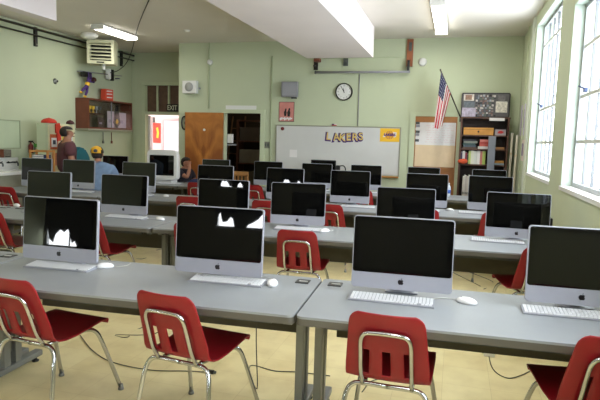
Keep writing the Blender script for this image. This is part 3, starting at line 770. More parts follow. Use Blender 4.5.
# things inside the storeroom
t = thing('storage_rack', 'dark shelf rack with boxes inside the storeroom', 'rack', (-4.48, 11.9, 0))
for xx in (-.3, .3): B('upright', (xx-.02, -.2, 0), (xx+.02, .2, 2.0), dwood, t)
for zz in (.5, 1.0, 1.5, 1.96): B('shelf', (-.28, -.2, zz), (.28, .2, zz+.03), dwood, t)
for k, (zz, c) in enumerate(((.53, (90, 84, 70)), (1.03, (110, 104, 92)), (1.53, (70, 60, 52)))):
    o = B('storage_carton', (-4.73, 11.72, zz+.0005), (-4.25, 12.05, zz+.3), mat('carton%d' % k, c, .8, var=.1), None, .006); tag(o, 'dull carton on the %s shelf of the storeroom rack' % ('lower', 'middle', 'upper')[k], 'carton', 'cartons in the storeroom')
t = thing('step_ladder', 'wooden step ladder leaning inside the dark storeroom', 'ladder', (-5.02, 12.2, 0))
for xx in (-.2, .2): T('ladder_rail', [(xx, -.3, 0), (xx*.8, .2, 2.1)], .02, mat('dim_wood', (112, 84, 58), .7, var=.1), t, 0)
for k in range(6): B('rung', (-.18, -.24+k*.08, .3+k*.3), (.18, -.19+k*.08, .325+k*.3), mat('dim_wood', (112, 84, 58), .7, var=.1), t)
t = thing('paper_holder', 'small white holder on the left side inside the dark doorway', 'holder', (DX0, D+.13, 1.57)); B('holder_body', (.0, .0, -.09), (.10, .08, .09), paper_m, t, .006); B('holder_shelf', (.0, .0, -.14), (.16, .1, -.11), grey_m, t)

# papers on the brown door
pd = D-.024
t = thing('chart_paper', 'large white sheet with faint pink writing taped to the brown door', 'paper', (-.375, pd, 1.755))
B('sheet', (-.34, -.004, -.20), (.355, 0, .205), paper_m, t)
bm = bmesh.new(); rr = random.Random(3)
pk = mat('pink_ink', (214, 168, 172), .8, var=.05)
for k in range(8):
    z = .15-.042*k; x = -.18+rr.random()*.06
    while x < .28:
        l = .04+rr.random()*.07; tube(bm, [(x+q*l/5, -.005, z+rr.uniform(-.008, .008)) for q in range(6)], .0022, 4); x += l+.025
obj('handwriting', bm, pk, t)
t = thing('tan_paper', 'tan paper sheet below the white sheet on the brown door', 'paper', (-.375, pd, 1.36)); B('sheet', (-.34, -.003, -.195), (.355, 0, .195), tanp, t)
t = thing('clip_strip', 'narrow black and white hanging strip at the left of the brown door', 'strip', (-.69, pd-.006, 1.80))
for k in range(7): B('strip_card', (-.035+.006*(k % 2), -.003-.002*(k % 2), -.19+k*.052), (.035+.006*(k % 2), 0-.002*(k % 2), -.145+k*.052), (steel_d, paper_m, grey_m)[k % 3], t)
# flag
fl = thing('wall_flag', 'American flag hanging from an angled pole above the brown door', 'flag', (0, 0, 0))
p0 = Vector((.06, D-.02, 2.03)); p1 = at(440.5, 70, 9.75)
T('flag_pole', [p0, p1], .011, mat('pole_dark', (70, 62, 56), .5, var=.1), fl, 0)
bm = bmesh.new(); ellipsoid(bm, p1, (.016, .016, .02), 10, 8); obj('pole_finial', bm, mat('pole_dark', (70, 62, 56), .5, var=.1), fl)
B('pole_socket', (.03, D-.05, 1.98), (.09, D-.031, 2.08), steel_d, fl, .004)
# hanging cloth: hoist along the pole, fly falling; stripes run along the fly
def flag_mat():
    m = bpy.data.materials.new('flag_cloth'); m.use_nodes = True; nt = m.node_tree; b = nt.nodes['Principled BSDF']; b.inputs['Roughness'].default_value = .85
    uv = nt.nodes.new('ShaderNodeUVMap'); uv.uv_map = 'UVMap'; sp = nt.nodes.new('ShaderNodeSeparateXYZ'); nt.links.new(uv.outputs[0], sp.inputs[0])
    def math_(op, a, bq):
        n = nt.nodes.new('ShaderNodeMath'); n.operation = op
        for i, v in enumerate((a, bq)):
            if v is None: continue
            if isinstance(v, (int, float)): n.inputs[i].default_value = v
            else: nt.links.new(v, n.inputs[i])
        return n.outputs[0]
    u, v = sp.outputs[0], sp.outputs[1]
    st = math_('LESS_THAN', math_('MODULO', math_('MULTIPLY', v, 6.5), 1), .5)
    mx = nt.nodes.new('ShaderNodeMix'); mx.data_type = 'RGBA'; nt.links.new(st, mx.inputs[0]); mx.inputs[6].default_value = srgb(206, 200, 196); mx.inputs[7].default_value = srgb(172, 22, 38)
    cu = math_('MULTIPLY', math_('LESS_THAN', u, .40), math_('GREATER_THAN', v, .4615))
    # stars: rows of small dots
    su = math_('SUBTRACT', math_('MODULO', math_('MULTIPLY', u, 15), 1), .5); sv = math_('SUBTRACT', math_('MODULO', math_('MULTIPLY', v, 13), 1), .5)
    dd = math_('ADD', math_('MULTIPLY', su, su), math_('MULTIPLY', sv, sv)); star = math_('LESS_THAN', dd, .02)
    m2 = nt.nodes.new('ShaderNodeMix'); m2.data_type = 'RGBA'; nt.links.new(star, m2.inputs[0]); m2.inputs[6].default_value = srgb(22, 26, 66); m2.inputs[7].default_value = srgb(226, 224, 226)
    m3_ = nt.nodes.new('ShaderNodeMix'); m3_.data_type = 'RGBA'; nt.links.new(cu, m3_.inputs[0]); nt.links.new(mx.outputs[2], m3_.inputs[6]); nt.links.new(m2.outputs[2], m3_.inputs[7])
    nt.links.new(m3_.outputs[2], b.inputs['Base Color']); return m
nu, nv = 40, 26; bm = bmesh.new(); uvl = bm.loops.layers.uv.new('UVMap'); G = []
d01 = (p0-p1)
for i in range(nu+1):
    u = i/nu; row = []
    for j in range(nv+1):
        v = 1-j/nv                     # v = 1 at the pole tip
        a = p1 + d01*(.03+.44*(1-v))     # attachment on the pole
        # the cloth falls and folds inwards below the canton
        fold = .028*math.sin(v*9+u*3)*(.25+u)
        pull = .80*u
        x = a.x*(1-pull)+(p1.x-.075+.11*(1-v))*pull + .012*math.sin(v*18+1)*u
        yy = a.y-.015+fold*1.0-.05*u
        z = a.z - u*(.98-.42*(1-v)) - .02*math.sin(v*5)*u
        row.append(bm.verts.new((x, yy, z)))
    G.append(row)
for i in range(nu):
    for j in range(nv):
        f = bm.faces.new((G[i][j], G[i][j+1], G[i+1][j+1], G[i+1][j])); f.smooth = True
        for l, (a, b) in zip(f.loops, ((i, j), (i, j+1), (i+1, j+1), (i+1, j))): l[uvl].uv = (a/nu, 1-b/nv)
obj('flag_cloth', bm, flag_mat(), fl)

# ------------------------------------------------------------------ bookshelf with contents
SY = 9.98
sh = thing('bookshelf', 'tall dark brown bookshelf in the far right corner', 'bookshelf', (.46, 0, 0))
X0, X1 = .055, .85
B('side_panel', (X0-.46, SY, 0), (X0-.43, D-.02, 2.03), dwood, sh); B('side_panel', (X1-.49, SY, 0), (X1-.46, D-.02, 2.03), dwood, sh)
B('back_panel', (X0-.43, D-.035, .05), (X1-.49, D-.021, 2.03), mat('shelf_back', (46, 30, 24), .6, var=.15), sh)
B('top_panel', (X0-.47, SY-.01, 2.0301), (X1-.45, D-.02, 2.055), dwood, sh)
SZ = [.08, .55, .80, 1.07, 1.375, 1.685]
SZ = [at(480, q, SY).z for q in (195, 164.5, 149, 135)]      # shelf surfaces seen in the unit
SZ = [.10, .62] + [SZ[1]-.0, SZ[2], SZ[3]]
for z in SZ: B('shelf', (X0-.43, SY+.005, z-.022), (X1-.49, D-.036, z), dwood, sh)
def sx(px, py, Y=SY+.03): return at(px, py, Y).x
def onshelf(name, label, cat, px0, px1, zi, h, m, d=.2, group=None, dz=0, y=None, bev=.003, parts=None):
    x0, x1 = sx(px0, 140), sx(px1, 140); yy = SY+.03 if y is None else y
    z = SZ[zi]+.0008+dz
    t = thing(name, label, cat, ((x0+x1)/2, yy, z), 0, group); w = (x1-x0)/2
    if name in ('book', 'folder'):
        B('cover', (-w, 0, 0), (w, d, h), m, t, .001); 
        B('pages', (-w+.004, .0, h+.0003), (w-.004, d-.006, h+.002), paper_m, t)
    elif name in ('flat_book',):
        B('cover', (-w, .0, 0), (w, d, h), m, t, .002); B('pages', (-w+.006, d+.0003, .005), (w-.004, d+.002, h-.005), paper_m, t)
    else:
        B(name+'_body', (-w, 0, 0), (w, d, h), m, t, bev)
        if parts: parts(t, w, h)
    return t
wbx = mat('box_orange_wood', (204, 146, 66), .5, var=.12, scale=8)
def dots(t, w, h):
    bm = bmesh.new(); ellipsoid(bm, (0, -.006, h*.45), (.016, .012, .016), 10, 8); obj('knob', bm, black_m, t)
    B('lid_line', (-w+.003, -.003, h*.72), (w-.003, -.0003, h*.75), dwood, t)
onshelf('wooden_box', 'long orange wooden box with a dark knob on the top shelf', 'box', 463, 493, 4, .125, wbx, .24, parts=dots)
def redl(t, w, h):
    bm = bmesh.new(); prism(bm, [(-w*.6, h*.35), (w*.2, h*.3), (w*.7, h*.6), (w*.1, h*.8), (-w*.3, h*.75)], -.003, -.0003); obj('red_print', bm, mat('print_red', (200, 56, 56), .6, var=.05), t)
onshelf('parcel_box', 'small grey box with red print at the right of the top shelf', 'box', 494.5, 505.5, 4, .10, mat('parcel_grey', (168, 160, 162), .6, var=.06), .2, parts=redl)
# second shelf: stacks
cs = [(86, 64, 52), (70, 84, 96), (54, 82, 80), (130, 134, 124), (52, 50, 58)]
dz = 0
for k, c in enumerate(cs):
    h = (.03, .035, .03, .035, .03)[k]
    onshelf('flat_book', ('brown', 'slate', 'dark teal', 'grey', 'black')[k]+' book lying in the left stack on the second shelf', 'book', 463+(k % 2), 477.5-(k % 3), 3, h-.001, mat('bk%d' % k, c, .6, var=.05), .19, 'books lying in stacks', dz); dz += h
onshelf('flat_book', 'white book lying under the red folder on the second shelf', 'book', 478.5, 489, 3, .045, mat('bk_white', (206, 204, 200), .6, var=.04), .19, 'books lying in stacks')
dz = .046
for k, c in enumerate(((198, 96, 84), (182, 76, 68), (206, 122, 112))):
    onshelf('flat_book', ('salmon', 'dull red', 'pale pink')[k]+' folder in the red pile on the second shelf', 'folder', 480, 491, 3, .038, mat('fl%d' % k, c, .6, var=.05), .18, 'folders in the red pile', dz); dz += .0395
onshelf('flat_book', 'tan book lying right of the tall grey post on the second shelf', 'book', 496.5, 505, 3, .04, tanw, .17, 'books lying in stacks')
# third shelf: upright books
xs = [(461.6, 463.3, (60, 50, 78), .20), (463.4, 466, (214, 212, 210), .22), (466.2, 468, (132, 44, 66), .20), (468.1, 469.3, (58, 74, 58), .17)]
for k, (a, b, c, h) in enumerate(xs):
    onshelf('book', ('violet', 'white', 'maroon', 'dark green')[k]+' book standing at the left of the third shelf', 'book', a, b, 2, h, mat('ub%d' % k, c, .6, var=.05), .17, 'books standing on the third shelf')
gs = [(469.6, 471.8, (186, 200, 120), 'lime green'), (471.9, 474.8, (222, 222, 206), 'cream'), (474.9, 478, (214, 216, 208), 'pale grey'), (478.1, 481, (228, 226, 222), 'chalk white'), (481.1, 483.4, (196, 120, 110), 'pinkish'), (483.5, 486.6, (170, 190, 98), 'grass green')]
for k, (a, b, c, nm) in enumerate(gs):
    onshelf('book', nm+' binder standing in the pale row on the third shelf', 'binder', a, b, 2, .225+.006*(k % 2), mat('gb%d' % k, c, .6, var=.05), .18, 'binders standing on the third shelf')
cap_l = thing('orange_cloth', 'crumpled orange cloth at the left edge of the third shelf', 'cloth', (sx(462.5, 160), SY-.02, SZ[2]+.046))
bm = bmesh.new(); t_ = bmesh.new(); bmesh.ops.create_icosphere(t_, subdivisions=3, radius=1)
for v in t_.verts: 
    k = 1+.15*math.sin(v.co.x*7)*math.cos(v.co.z*6); v.co = Vector((v.co.x*.085*k, v.co.y*.03*k, v.co.z*.044*k)); 
merge(bm, t_); obj('cloth_folds', bm, mat('orange_cloth', (206, 84, 48), .8, var=.1), cap_l, smooth=True)
onshelf('wooden_tray', 'orange wooden tray at the right of the third shelf', 'tray', 495.5, 505.5, 2, .04, wbx, .2, dz=.032)
onshelf('flat_book', 'pale blue book beneath the orange wooden tray', 'book', 495.5, 505.6, 2, .031, mat('bk_pb', (150, 168, 182), .6, var=.05), .2, 'books lying in stacks')
# stack of white magazines low left
SB = SZ[1]
xs0, xs1 = sx(460.5, 185), sx(475, 185)
for k in range(9):
    a = xs0+.03+(xs1-xs0-.03)*k/9; b = a+(xs1-xs0-.03)/9-.002
    o = thing('magazine', 'white magazine file spine, %s from the left on the low shelf' % ('first', 'second', 'third', 'fourth', 'fifth', 'sixth', 'seventh', 'eighth', 'ninth')[k], 'magazine', ((a+b)/2, SY+.02, SB+.001), 0, 'white magazines on the low shelf')
    w = (b-a)/2; B('spine', (-w, 0, 0), (w, .2, .41+.012*((k*5) % 3)), mat('mag%d' % (k % 3), ((216, 208, 196), (224, 220, 212), (204, 194, 186))[k % 3], .7, var=.05), o, .001); B('spine_mark', (-w*.6, -.002, .10), (w*.6, -.0003, .14), steel_d, o)
# tall grey post standing in front of the shelf
gp = thing('paper_cutter_box', 'tall narrow grey box standing against the front of the bookshelf', 'box', (at(491.5, 150, SY-.08).x, SY-.08, .0))
B('box_body', (-.058, -.04, 0), (.058, .04, at(491.5, 137, SY-.08).z), mat('post_grey', (128, 132, 142), .5, .2, var=.05), gp, .004); B('box_cap', (-.06, -.042, at(491.5, 137, SY-.08).z+.0003), (.06, .042, at(491.5, 137, SY-.08).z+.012), grey_m, gp, .002)
# photo collage board on top
cb = thing('photo_collage', 'black framed collage board of many small photos on the bookshelf', 'collage', (.45, D-.11, 2.0565)); cb.rotation_euler = (R(-6), 0, 0)
cw, chh = .405, .43
bm = bmesh.new(); prism(bm, rrect(-cw, 0, cw, chh, .03), -.012, .012); obj('collage_board', bm, black_m, cb)
bm = bmesh.new(); prism(bm, rrect(-cw+.02, .018, cw-.02, chh-.018, .015), -.0135, -.0122); obj('collage_backing', bm, mat('collage_back', (92, 90, 92), .7, var=.1), cb)
rr = random.Random(11); cols = [(140, 120, 114), (84, 88, 100), (186, 176, 170), (60, 62, 66), (110, 84, 82), (170, 174, 182), (92, 104, 94), (206, 200, 198), (44, 40, 44), (130, 136, 146)]
def photo(x, z, w, h, c, nm='photo', d=0):
    B(nm, (x, -.0150-d, z), (x+w, -.0138-d, z+h), mat('ph_%d_%d_%d' % c, c, .5, var=.3, scale=30), cb)
photo(-.365, .29, .17, .115, (206, 196, 188), 'photo_print'); photo(-.34, .305, .11, .085, (150, 116, 98), 'photo_print', .0016)
photo(-.36, .175, .18, .10, (96, 104, 112), 'photo_print'); photo(-.385, .012, .23, .155, (172, 164, 182), 'lavender_sheet', .002)
photo(.17, .09, .19, .19, (216, 210, 198), 'white_sheet', .002); photo(.20, .285, .12, .10, (112, 108, 110), 'photo_print')
x = -.15
for i in range(9):
    for j in range(9):
        xx = -.165+i*.0375+rr.uniform(-.008, .008); zz = .022+j*.042+rr.uniform(-.006, .006)
        if xx > .12 and .05 < zz < .29 or zz > .38 and rr.random() < .3: continue
        photo(xx, zz, rr.uniform(.022, .042), rr.uniform(.020, .040), cols[rr.randrange(10)], d=.0004*((i*2+j) % 4))
t = thing('paper_sign', 'small white paper hanging from the bookshelf top edge', 'paper', (at(497, 121, SY-.012).x, SY-.0125, 1.995)); B('sheet', (-.125, -.002, -.0), (.12, .0, .05), paper_m, t)
# rolled charts beside the shelf
for k, (px, r_, h_) in enumerate(((511, .022, 1.80), (516.3, .02, 1.76))):
    p = at(px, 150, 10.05 if k == 0 else 9.95); t = thing('rolled_chart', 'pale rolled chart standing upright %s the bookshelf' % ('touching the side of', 'a step right of')[k], 'roll', (p.x, p.y, 0), 0, 'rolled charts by the corner')
    bm = bmesh.new(); lathe(bm, [(r_*.5, 0), (r_, 0), (r_, h_), (r_*.5, h_), (r_*.4, h_-.02)], 14); obj('chart_roll', bm, mat('roll_cream', (214, 206, 186), .7, var=.05), t)
    bm = bmesh.new(); lathe(bm, [(r_+.001, 0), (r_+.002, .0), (r_+.002, .02), (r_+.001, .02)], 14, 'Z', (0, 0, h_*.8)); obj('band', bm, tanp, t)
# papers on the right wall by the corner
for k, (y0, y1, z0, z1, c, nm) in enumerate(((9.35, 9.95, 1.75, 2.25, (196, 192, 206), 'lavender paper chart on the narrow wall right of the bookshelf'), (9.2, 9.6, 1.35, 1.68, (222, 206, 196), 'small pinkish notice under the lavender chart'))):
    t = thing('wall_chart', nm, 'chart', (XR-.001, (y0+y1)/2, (z0+z1)/2)); B('sheet', (-.006, -(y1-y0)/2, -(z1-z0)/2), (0, (y1-y0)/2, (z1-z0)/2), mat('chart%d' % k, c, .7, var=.1, scale=10), t)
    B('printed_block', (-.008, -(y1-y0)/3, -(z1-z0)/4), (-.0063, (y1-y0)/4, (z1-z0)/3), mat('chartp%d' % k, (150, 140, 160), .7, var=.3, scale=14), t)
# outlet under the near window
p = atx(551.5, 222.5, XR); t = thing('wall_outlet', 'small black outlet box low on the window wall', 'outlet', p); B('outlet_box', (-.05, -.07, -.05), (-.001, .07, .05), black_m, t, .006); B('outlet_face', (-.053, -.05, -.03), (-.0502, .05, .03), steel_d, t)

# ------------------------------------------------------------------ left wall
# pipes along the ceiling corner
pm = mat('pipe_dark', (58, 56, 48), .5, .3, var=.1)
for k, (z, r_) in enumerate(((3.38, .020), (3.27, .014))):
    o = T('ceiling_pipe', [(XL+.07, -3.0, z), (XL+.07, DA-.03, z)], r_, pm, None, 0, 10); tag(o, ('thicker upper', 'thinner lower')[k]+' dark pipe running along the top of the left wall', 'pipe', 'pipes on the left wall')
for k, yy in enumerate((8.30, 10.9)):
    t = thing('pipe_hanger', ('flat dark hanger strap on the left wall pipes nearer the camera', 'flat dark hanger strap on the pipes by the alcove corner')[k], 'hanger', (XL, yy, 3.25)); B('strap', (.002, -.03, -.16), (.045, .03, .17), black_m, t, .003); B('bolt', (.0455, -.01, -.14), (.055, .01, -.12), steel_m, t)
# left wall whiteboard
t = thing('side_whiteboard', 'pale board on the left wall above the sink', 'whiteboard', (XL+.001, 6.9, 1.54)); B('board_surface', (0, -.97, -.225), (.02, .97, .225), mat('side_board', (184, 196, 166), .4, var=.03), t)
bm = bmesh.new(); box(bm, (0, -.99, .2252), (.028, .99, .242)); box(bm, (0, -.99, -.242), (.028, .99, -.2252)); box(bm, (0, .9702, -.2252), (.028, .99, .2252)); box(bm, (0, -.99, -.2252), (.028, -.9702, .2252)); obj('board_frame', bm, mat('board_frame_green', (150, 160, 130), .5, var=.04), t)
# sink counter
sk = thing('sink_counter', 'white sink counter with backsplash along the left wall', 'counter', (XL+.001, 0, 0))
B('base_cabinet', (0, 4.0, .1), (.48, 7.80, .90), mat('counter_base', (150, 150, 132), .6, var=.06), sk)
B('worktop', (0, 4.0, .9003), (.53, 7.82, .945), white_m, sk, .006); B('backsplash', (0, 4.0, .9455), (.03, 7.82, 1.15), white_m, sk, .004)
bm = bmesh.new(); box(bm, (.13, 6.7, .946), (.44, 7.5, .955), .003); obj('sink_basin', bm, mat('enamel', (236, 236, 232), .2, var=.02), sk)
for k, yy in enumerate((7.62, 7.30, 6.6)):
    t = thing('faucet', ('chrome faucet at the far end of the sink', 'chrome faucet at the middle of the sink', 'chrome faucet at the near end of the sink')[k], 'faucet', (XL+.046, yy, 1.07), 0, 'faucets over the sink')
    T('spout', [(0, 0, 0), (.08, 0, .01), (.15, 0, .0), (.16, 0, -.05)], .012, steel_d, t); 
    for s in (-1, 1):
        bm = bmesh.new(); tube(bm, [(0, s*.07, 0), (.05, s*.07, 0)], .012, 8); tube(bm, [(.05, s*.10, .02), (.05, s*.04, -.0)], .009, 8); obj('tap_handle', bm, black_m, t)
t = thing('towel_dispenser', 'grey paper towel dispenser on the wall over the sink', 'dispenser', (XL+.001, 7.50, 1.16)); t.scale = (1, 1, .68); B('dispenser_body', (0, -.085, 0), (.11, .085, .19), mat('dispenser_grey', (120, 116, 104), .45, .3, var=.2, scale=20), t, .01); B('dispenser_side', (.0, -.10, -.002), (.12, -.0855, .195), rwood, t); B('towel_slot', (.1105, -.05, .01), (.114, .05, .03), black_m, t)
# extinguisher and bits
t = thing('fire_extinguisher', 'small red and black extinguisher hanging on the left wall', 'extinguisher', (XL+.046, 8.10, 1.22))
t.scale = (.75, .75, .75)
bm = bmesh.new(); lathe(bm, [(0, 0), (.05, 0), (.055, .02), (.055, .17), (.03, .21), (.018, .22), (.018, .25), (0, .25)], 14); obj('cylinder', bm, mat('ext_red', (120, 24, 30), .35, var=.05), t); B('valve', (-.02, -.05, .2505), (.02, .06, .29), black_m, t, .004); T('hose', [(0, .05, .27), (.03, .09, .2), (.03, .085, .02)], .012, black_m, t); B('green_tag', (.03, .06, .14), (.05, .14, .22), mat('tag_green', (84, 168, 70), .6, var=.05), t)
# wooden rack with books
rk = thing('wooden_rack', 'low orange wooden rack with books before the pale cabinet', 'rack', (-6.37, 7.40, 0)); rk.scale = (.82, 1, 1); rkm = mat('rack_wood', (190, 132, 68), .5, var=.1)
for xx in (-.20, .20):
    for yy in (-.07, .07): B('post', (xx-.015, yy-.015, 0), (xx+.015, yy+.015, 1.31), rkm, rk)
for z in (.45, .80, 1.13): B('shelf', (-.1845, -.085, z), (.1845, .085, z+.02), rkm, rk)
for yy in (-.07, .07): B('rail', (-.1845, yy-.01, 1.275), (.1845, yy+.01, 1.305), rkm, rk)
for k, (c, nm) in enumerate((((196, 106, 60), 'orange'), ((40, 58, 110), 'blue'), ((50, 52, 86), 'navy'))):
    t = thing('flat_book', nm+' book lying on the orange wooden rack', 'book', (-6.37, 7.40, 1.1505+k*.0275), 0, 'books on the wooden rack'); B('cover', (-.12, -.08, 0), (.10, .08, .026), mat('rkb%d' % k, c, .6, var=.05), t, .002); B('pages', (-.115, -.082, .004), (.095, -.0803, .022), paper_m, t)
# pale storage cabinet with notices
pc = thing('storage_cabinet', 'pale green tall cabinet covered with notices on the left wall', 'cabinet', (-.06, -.42, 0)); pcm = mat('cabinet_pale', (196, 206, 176), .5, var=.03)
B('cabinet_body', (-6.88, 8.36, .05), (-6.66, 9.05, 1.75), pcm, pc, .008); B('plinth', (-6.86, 8.38, 0), (-6.7, 9.03, .0495), steel_d, pc)
B('door', (-6.6597, 8.37, .08), (-6.64, 8.70, 1.74), mat('cabinet_cream', (222, 216, 176), .5, var=.03), pc, .003); B('door', (-6.6597, 8.71, .08), (-6.64, 9.04, 1.74), mat('cabinet_cream', (222, 216, 176), .5, var=.03), pc, .003)
B('side_trim', (-6.70, 8.352, .08), (-6.67, 8.3598, 1.74), trim_m, pc)
nt_ = [(8.40, 1.30, .2, .26, (206, 104, 60), 'orange framed notice'), (8.43, 1.34, .14, .16, (228, 228, 226), 'white notice inside the orange frame'), (8.62, 1.55, .18, .16, (222, 170, 130), 'peach notice'), (8.44, 1.02, .14, .22, (214, 150, 120), 'salmon notice low'), (8.78, 1.30, .2, .30, (224, 222, 216), 'long white notice'), (8.70, 1.42, .07, .10, (232, 200, 60), 'small yellow notice')]
for k, (y0, z0, w_, h_, c, nm) in enumerate(nt_):
    t = thing('cabinet_notice', nm+' on the front of the pale cabinet', 'notice', (-6.6985+.0015*(k in (1, 5)), y0-.42, z0), 0, 'notices on the pale cabinet'); B('sheet', (0, 0, 0), (.0012, w_, h_), mat('notice%d' % k, c, .7, var=.06), t)
    if k in (1, 4): B('photo_block', (.0013, w_*.25, h_*.3), (.0022, w_*.75, h_*.75), mat('notice_dark', (50, 56, 70), .7, var=.2), t)
# red cap hanging on the cabinet and a dark one
def cap_thing(name, label, loc, m, rz=0, tail=False):
    t = thing(name, label, 'cap', loc, rz)
    bm = bmesh.new(); lathe(bm, [(.10, 0), (.105, .02), (.095, .06), (.07, .09), (.03, .11), (0, .115)], 18, 'Z', (0, 0, 0), 1, 1.1); obj('cap_crown', bm, m, t)
    bm = bmesh.new(); prism(bm, [(.08*math.cos(a)+.0, -.07-.10*math.sin(a)) for a in [R(q) for q in range(0, 181, 15)]], .002, .010, 'XY'); obj('cap_brim', bm, m, t)
    bm = bmesh.new(); ellipsoid(bm, (0, 0, .117), (.012, .012, .008), 8, 6); obj('cap_button', bm, m, t)
    return t
redc = mat('cap_red', (204, 54, 36), .7, var=.08)
cp_ = cap_thing('baseball_cap', 'bright red cap lying on top of the pale cabinet', (-6.78, 8.06, 1.7505), redc, R(60)); cp_.scale = (1.2, 1.25, .75)
bm = bmesh.new(); n_ = 8
for k in range(n_): pass
prism(bm, [(0, -.16), (.0, .0), (.10, .02), (.12, -.05), (.10, -.10), (.13, -.27), (.04, -.30), (.03, -.15)], -.0, .02, 'YZ'); o = obj('red_scarf', bm, redc, None, (-6.692, 8.10, 1.74)); tag(o, 'red cloth hanging over the front edge of the pale cabinet', 'cloth')
cap_thing('baseball_cap', 'dark cap lying at the far end of the pale cabinet top', (-6.72, 8.53, 1.7505), mat('cap_dark', (70, 30, 32), .7, var=.1), R(120)).scale = (.62, .62, .62)
# teal backpack on a stand behind the man
t = thing('teal_armchair', 'teal rounded armchair beside the pale cabinet', 'armchair', (-7.05, 9.16, 0)); t.scale = (.85, 1.1, 1.06)
tl_m = mat('teal_cloth', (22, 104, 116), .7, var=.1)
bm = bmesh.new(); prism(bm, [(-.3, .45), (-.28, .95), (-.20, 1.15), (-.02, 1.26), (.16, 1.22), (.28, 1.08), (.33, .85), (.33, .45)], -.12, .06, 'YZ'); 
for v in bm.verts: v.co = Vector((v.co.x, v.co.y, v.co.z))
bmesh.ops.bevel(bm, geom=list(bm.edges), offset=.03, segments=2, affect='EDGES'); obj('backrest', bm, tl_m, t)
B('seat', (.0605, -.28, .40), (.5, .3, .5), tl_m, t, .03)
for (xx, yy) in ((-.08, -.25), (-.08, .27), (.45, -.25), (.45, .27)): T('leg', [(xx, yy, 0), (xx, yy, .42)], .018, black_m, t, 0)
T('armrest', [(.02, .1, .75), (.25, .1+.2, .78), (.45, .3, .72), (.46, .3, .45)], .022, black_m, t)
# display case with trophies
dc_ = thing('display_case', 'reddish wood wall display case with glass front on the left wall', 'display case', (XL+.001, 0, 0))
Y0, Y1, Z0, Z1, DP = 9.36, 10.88, 1.69, 2.285, .30
B('side_panel', (0, Y0, Z0), (DP, Y0+.03, Z1), rwood, dc_); B('side_panel', (0, Y1-.03, Z0), (DP, Y1, Z1), rwood, dc_)
B('top_panel', (0, Y0+.0303, Z1-.03), (DP, Y1-.0303, Z1), rwood, dc_); B('bottom_panel', (0, Y0+.0303, Z0), (DP, Y1-.0303, Z0+.03), rwood, dc_); B('back_panel', (0, Y0+.0303, Z0+.0303), (.012, Y1-.0303, Z1-.0303), mat('case_back', (112, 96, 74), .7, var=.1), dc_)
B('pane', (DP-.012, Y0+.032, Z0+.032), (DP-.006, (Y0+Y1)/2-.01, Z1-.032), glass_m, dc_); B('pane', (DP-.012, (Y0+Y1)/2+.01, Z0+.032), (DP-.006, Y1-.032, Z1-.032), glass_m, dc_)
B('glass_divider', (DP-.014, (Y0+Y1)/2-.0097, Z0+.0305), (DP-.001, (Y0+Y1)/2+.0097, Z1-.0305), grey_m, dc_); B('shelf', (.0125, Y0+.0305, 1.98), (DP-.06, 9.97, 1.995), dwood, dc_)
B('ledge', (.0, Y0-.02, Z0-.035), (DP+.01, Y1+.02, Z0-.0005), mat('ledge_grey', (150, 150, 130), .6, var=.05), dc_, .004)
for k in range(5):
    t = thing('trophy', ('small gold trophy with round cup, first in the display case', 'small gold trophy, second in the display case', 'small gold trophy, third in the display case', 'small silver trophy, fourth in the display case', 'small dark trophy, last on the case shelf')[k], 'trophy', (XL+.17, 9.46+k*.11, 1.9955), 0, 'trophies on the case shelf')
    bm = bmesh.new(); lathe(bm, [(.03, 0), (.03, .02), (.008, .03), (.008, .07), (.03, .09), (.035, .15), (.028, .15), (.02, .1), (0, .09)], 12); obj('cup', bm, (gold_m, gold_m, gold_m, grey_m, steel_d)[k], t); B('plinth', (-.03, -.03, -.0), (.03, .03, .015), dwood, t)
for k, (y, z, w_, h_, c, nm) in enumerate(((10.12, 1.73, .24, .34, (206, 186, 196), 'pink paper standing in the display case beside the black pennant'), (10.50, 1.73, .30, .33, (200, 180, 192), 'pink paper at the far end of the display case'), (9.80, 1.73, .22, .20, (84, 60, 56), 'brown plaque at the bottom of the display case'))):
    t = thing('case_paper', nm, 'paper', (XL+.19, y, z)); B('sheet', (0, 0, 0), (.006, w_, h_), mat('casep%d' % k, c, .7, var=.08), t); B('print_block', (.0063, w_*.2, h_*.3), (.0075, w_*.6, h_*.5), mat('casepp', (170, 150, 170), .7, var=.1), t)
t = thing('black_pennant', 'black and gold pennant between the pink papers in the display case', 'pennant', (XL+.215, 10.42, 1.724)); t.scale = (1, 1.25, 1.1); bm = bmesh.new(); prism(bm, [(-.10, .10), (.0, 0), (.10, .10), (.03, .44), (-.02, .44)], 0, .008, 'YZ'); obj('pennant_cloth', bm, black_m, t); bm = bmesh.new(); prism(bm, [(-.04, .11), (.0, .07), (.04, .12), (.02, .17), (-.02, .17)], .0083, .0095, 'YZ'); obj('pennant_print', bm, gold_m, t)
t = thing('red_box', 'orange red box standing on the display case', 'box', (XL+.15, 10.18, 2.2855)); B('box_body', (-.06, -.13, 0), (.06, .13, .235), mat('redbox', (206, 74, 50), .6, var=.08), t, .004); 
bm = bmesh.new()
for z in (.05, .12, .18): prism(bm, [(-.10, z), (.10, z+.01), (.09, z+.03), (-.09, z+.025)], .0605, .0615, 'YZ')
obj('box_print', bm, paper_m, t)
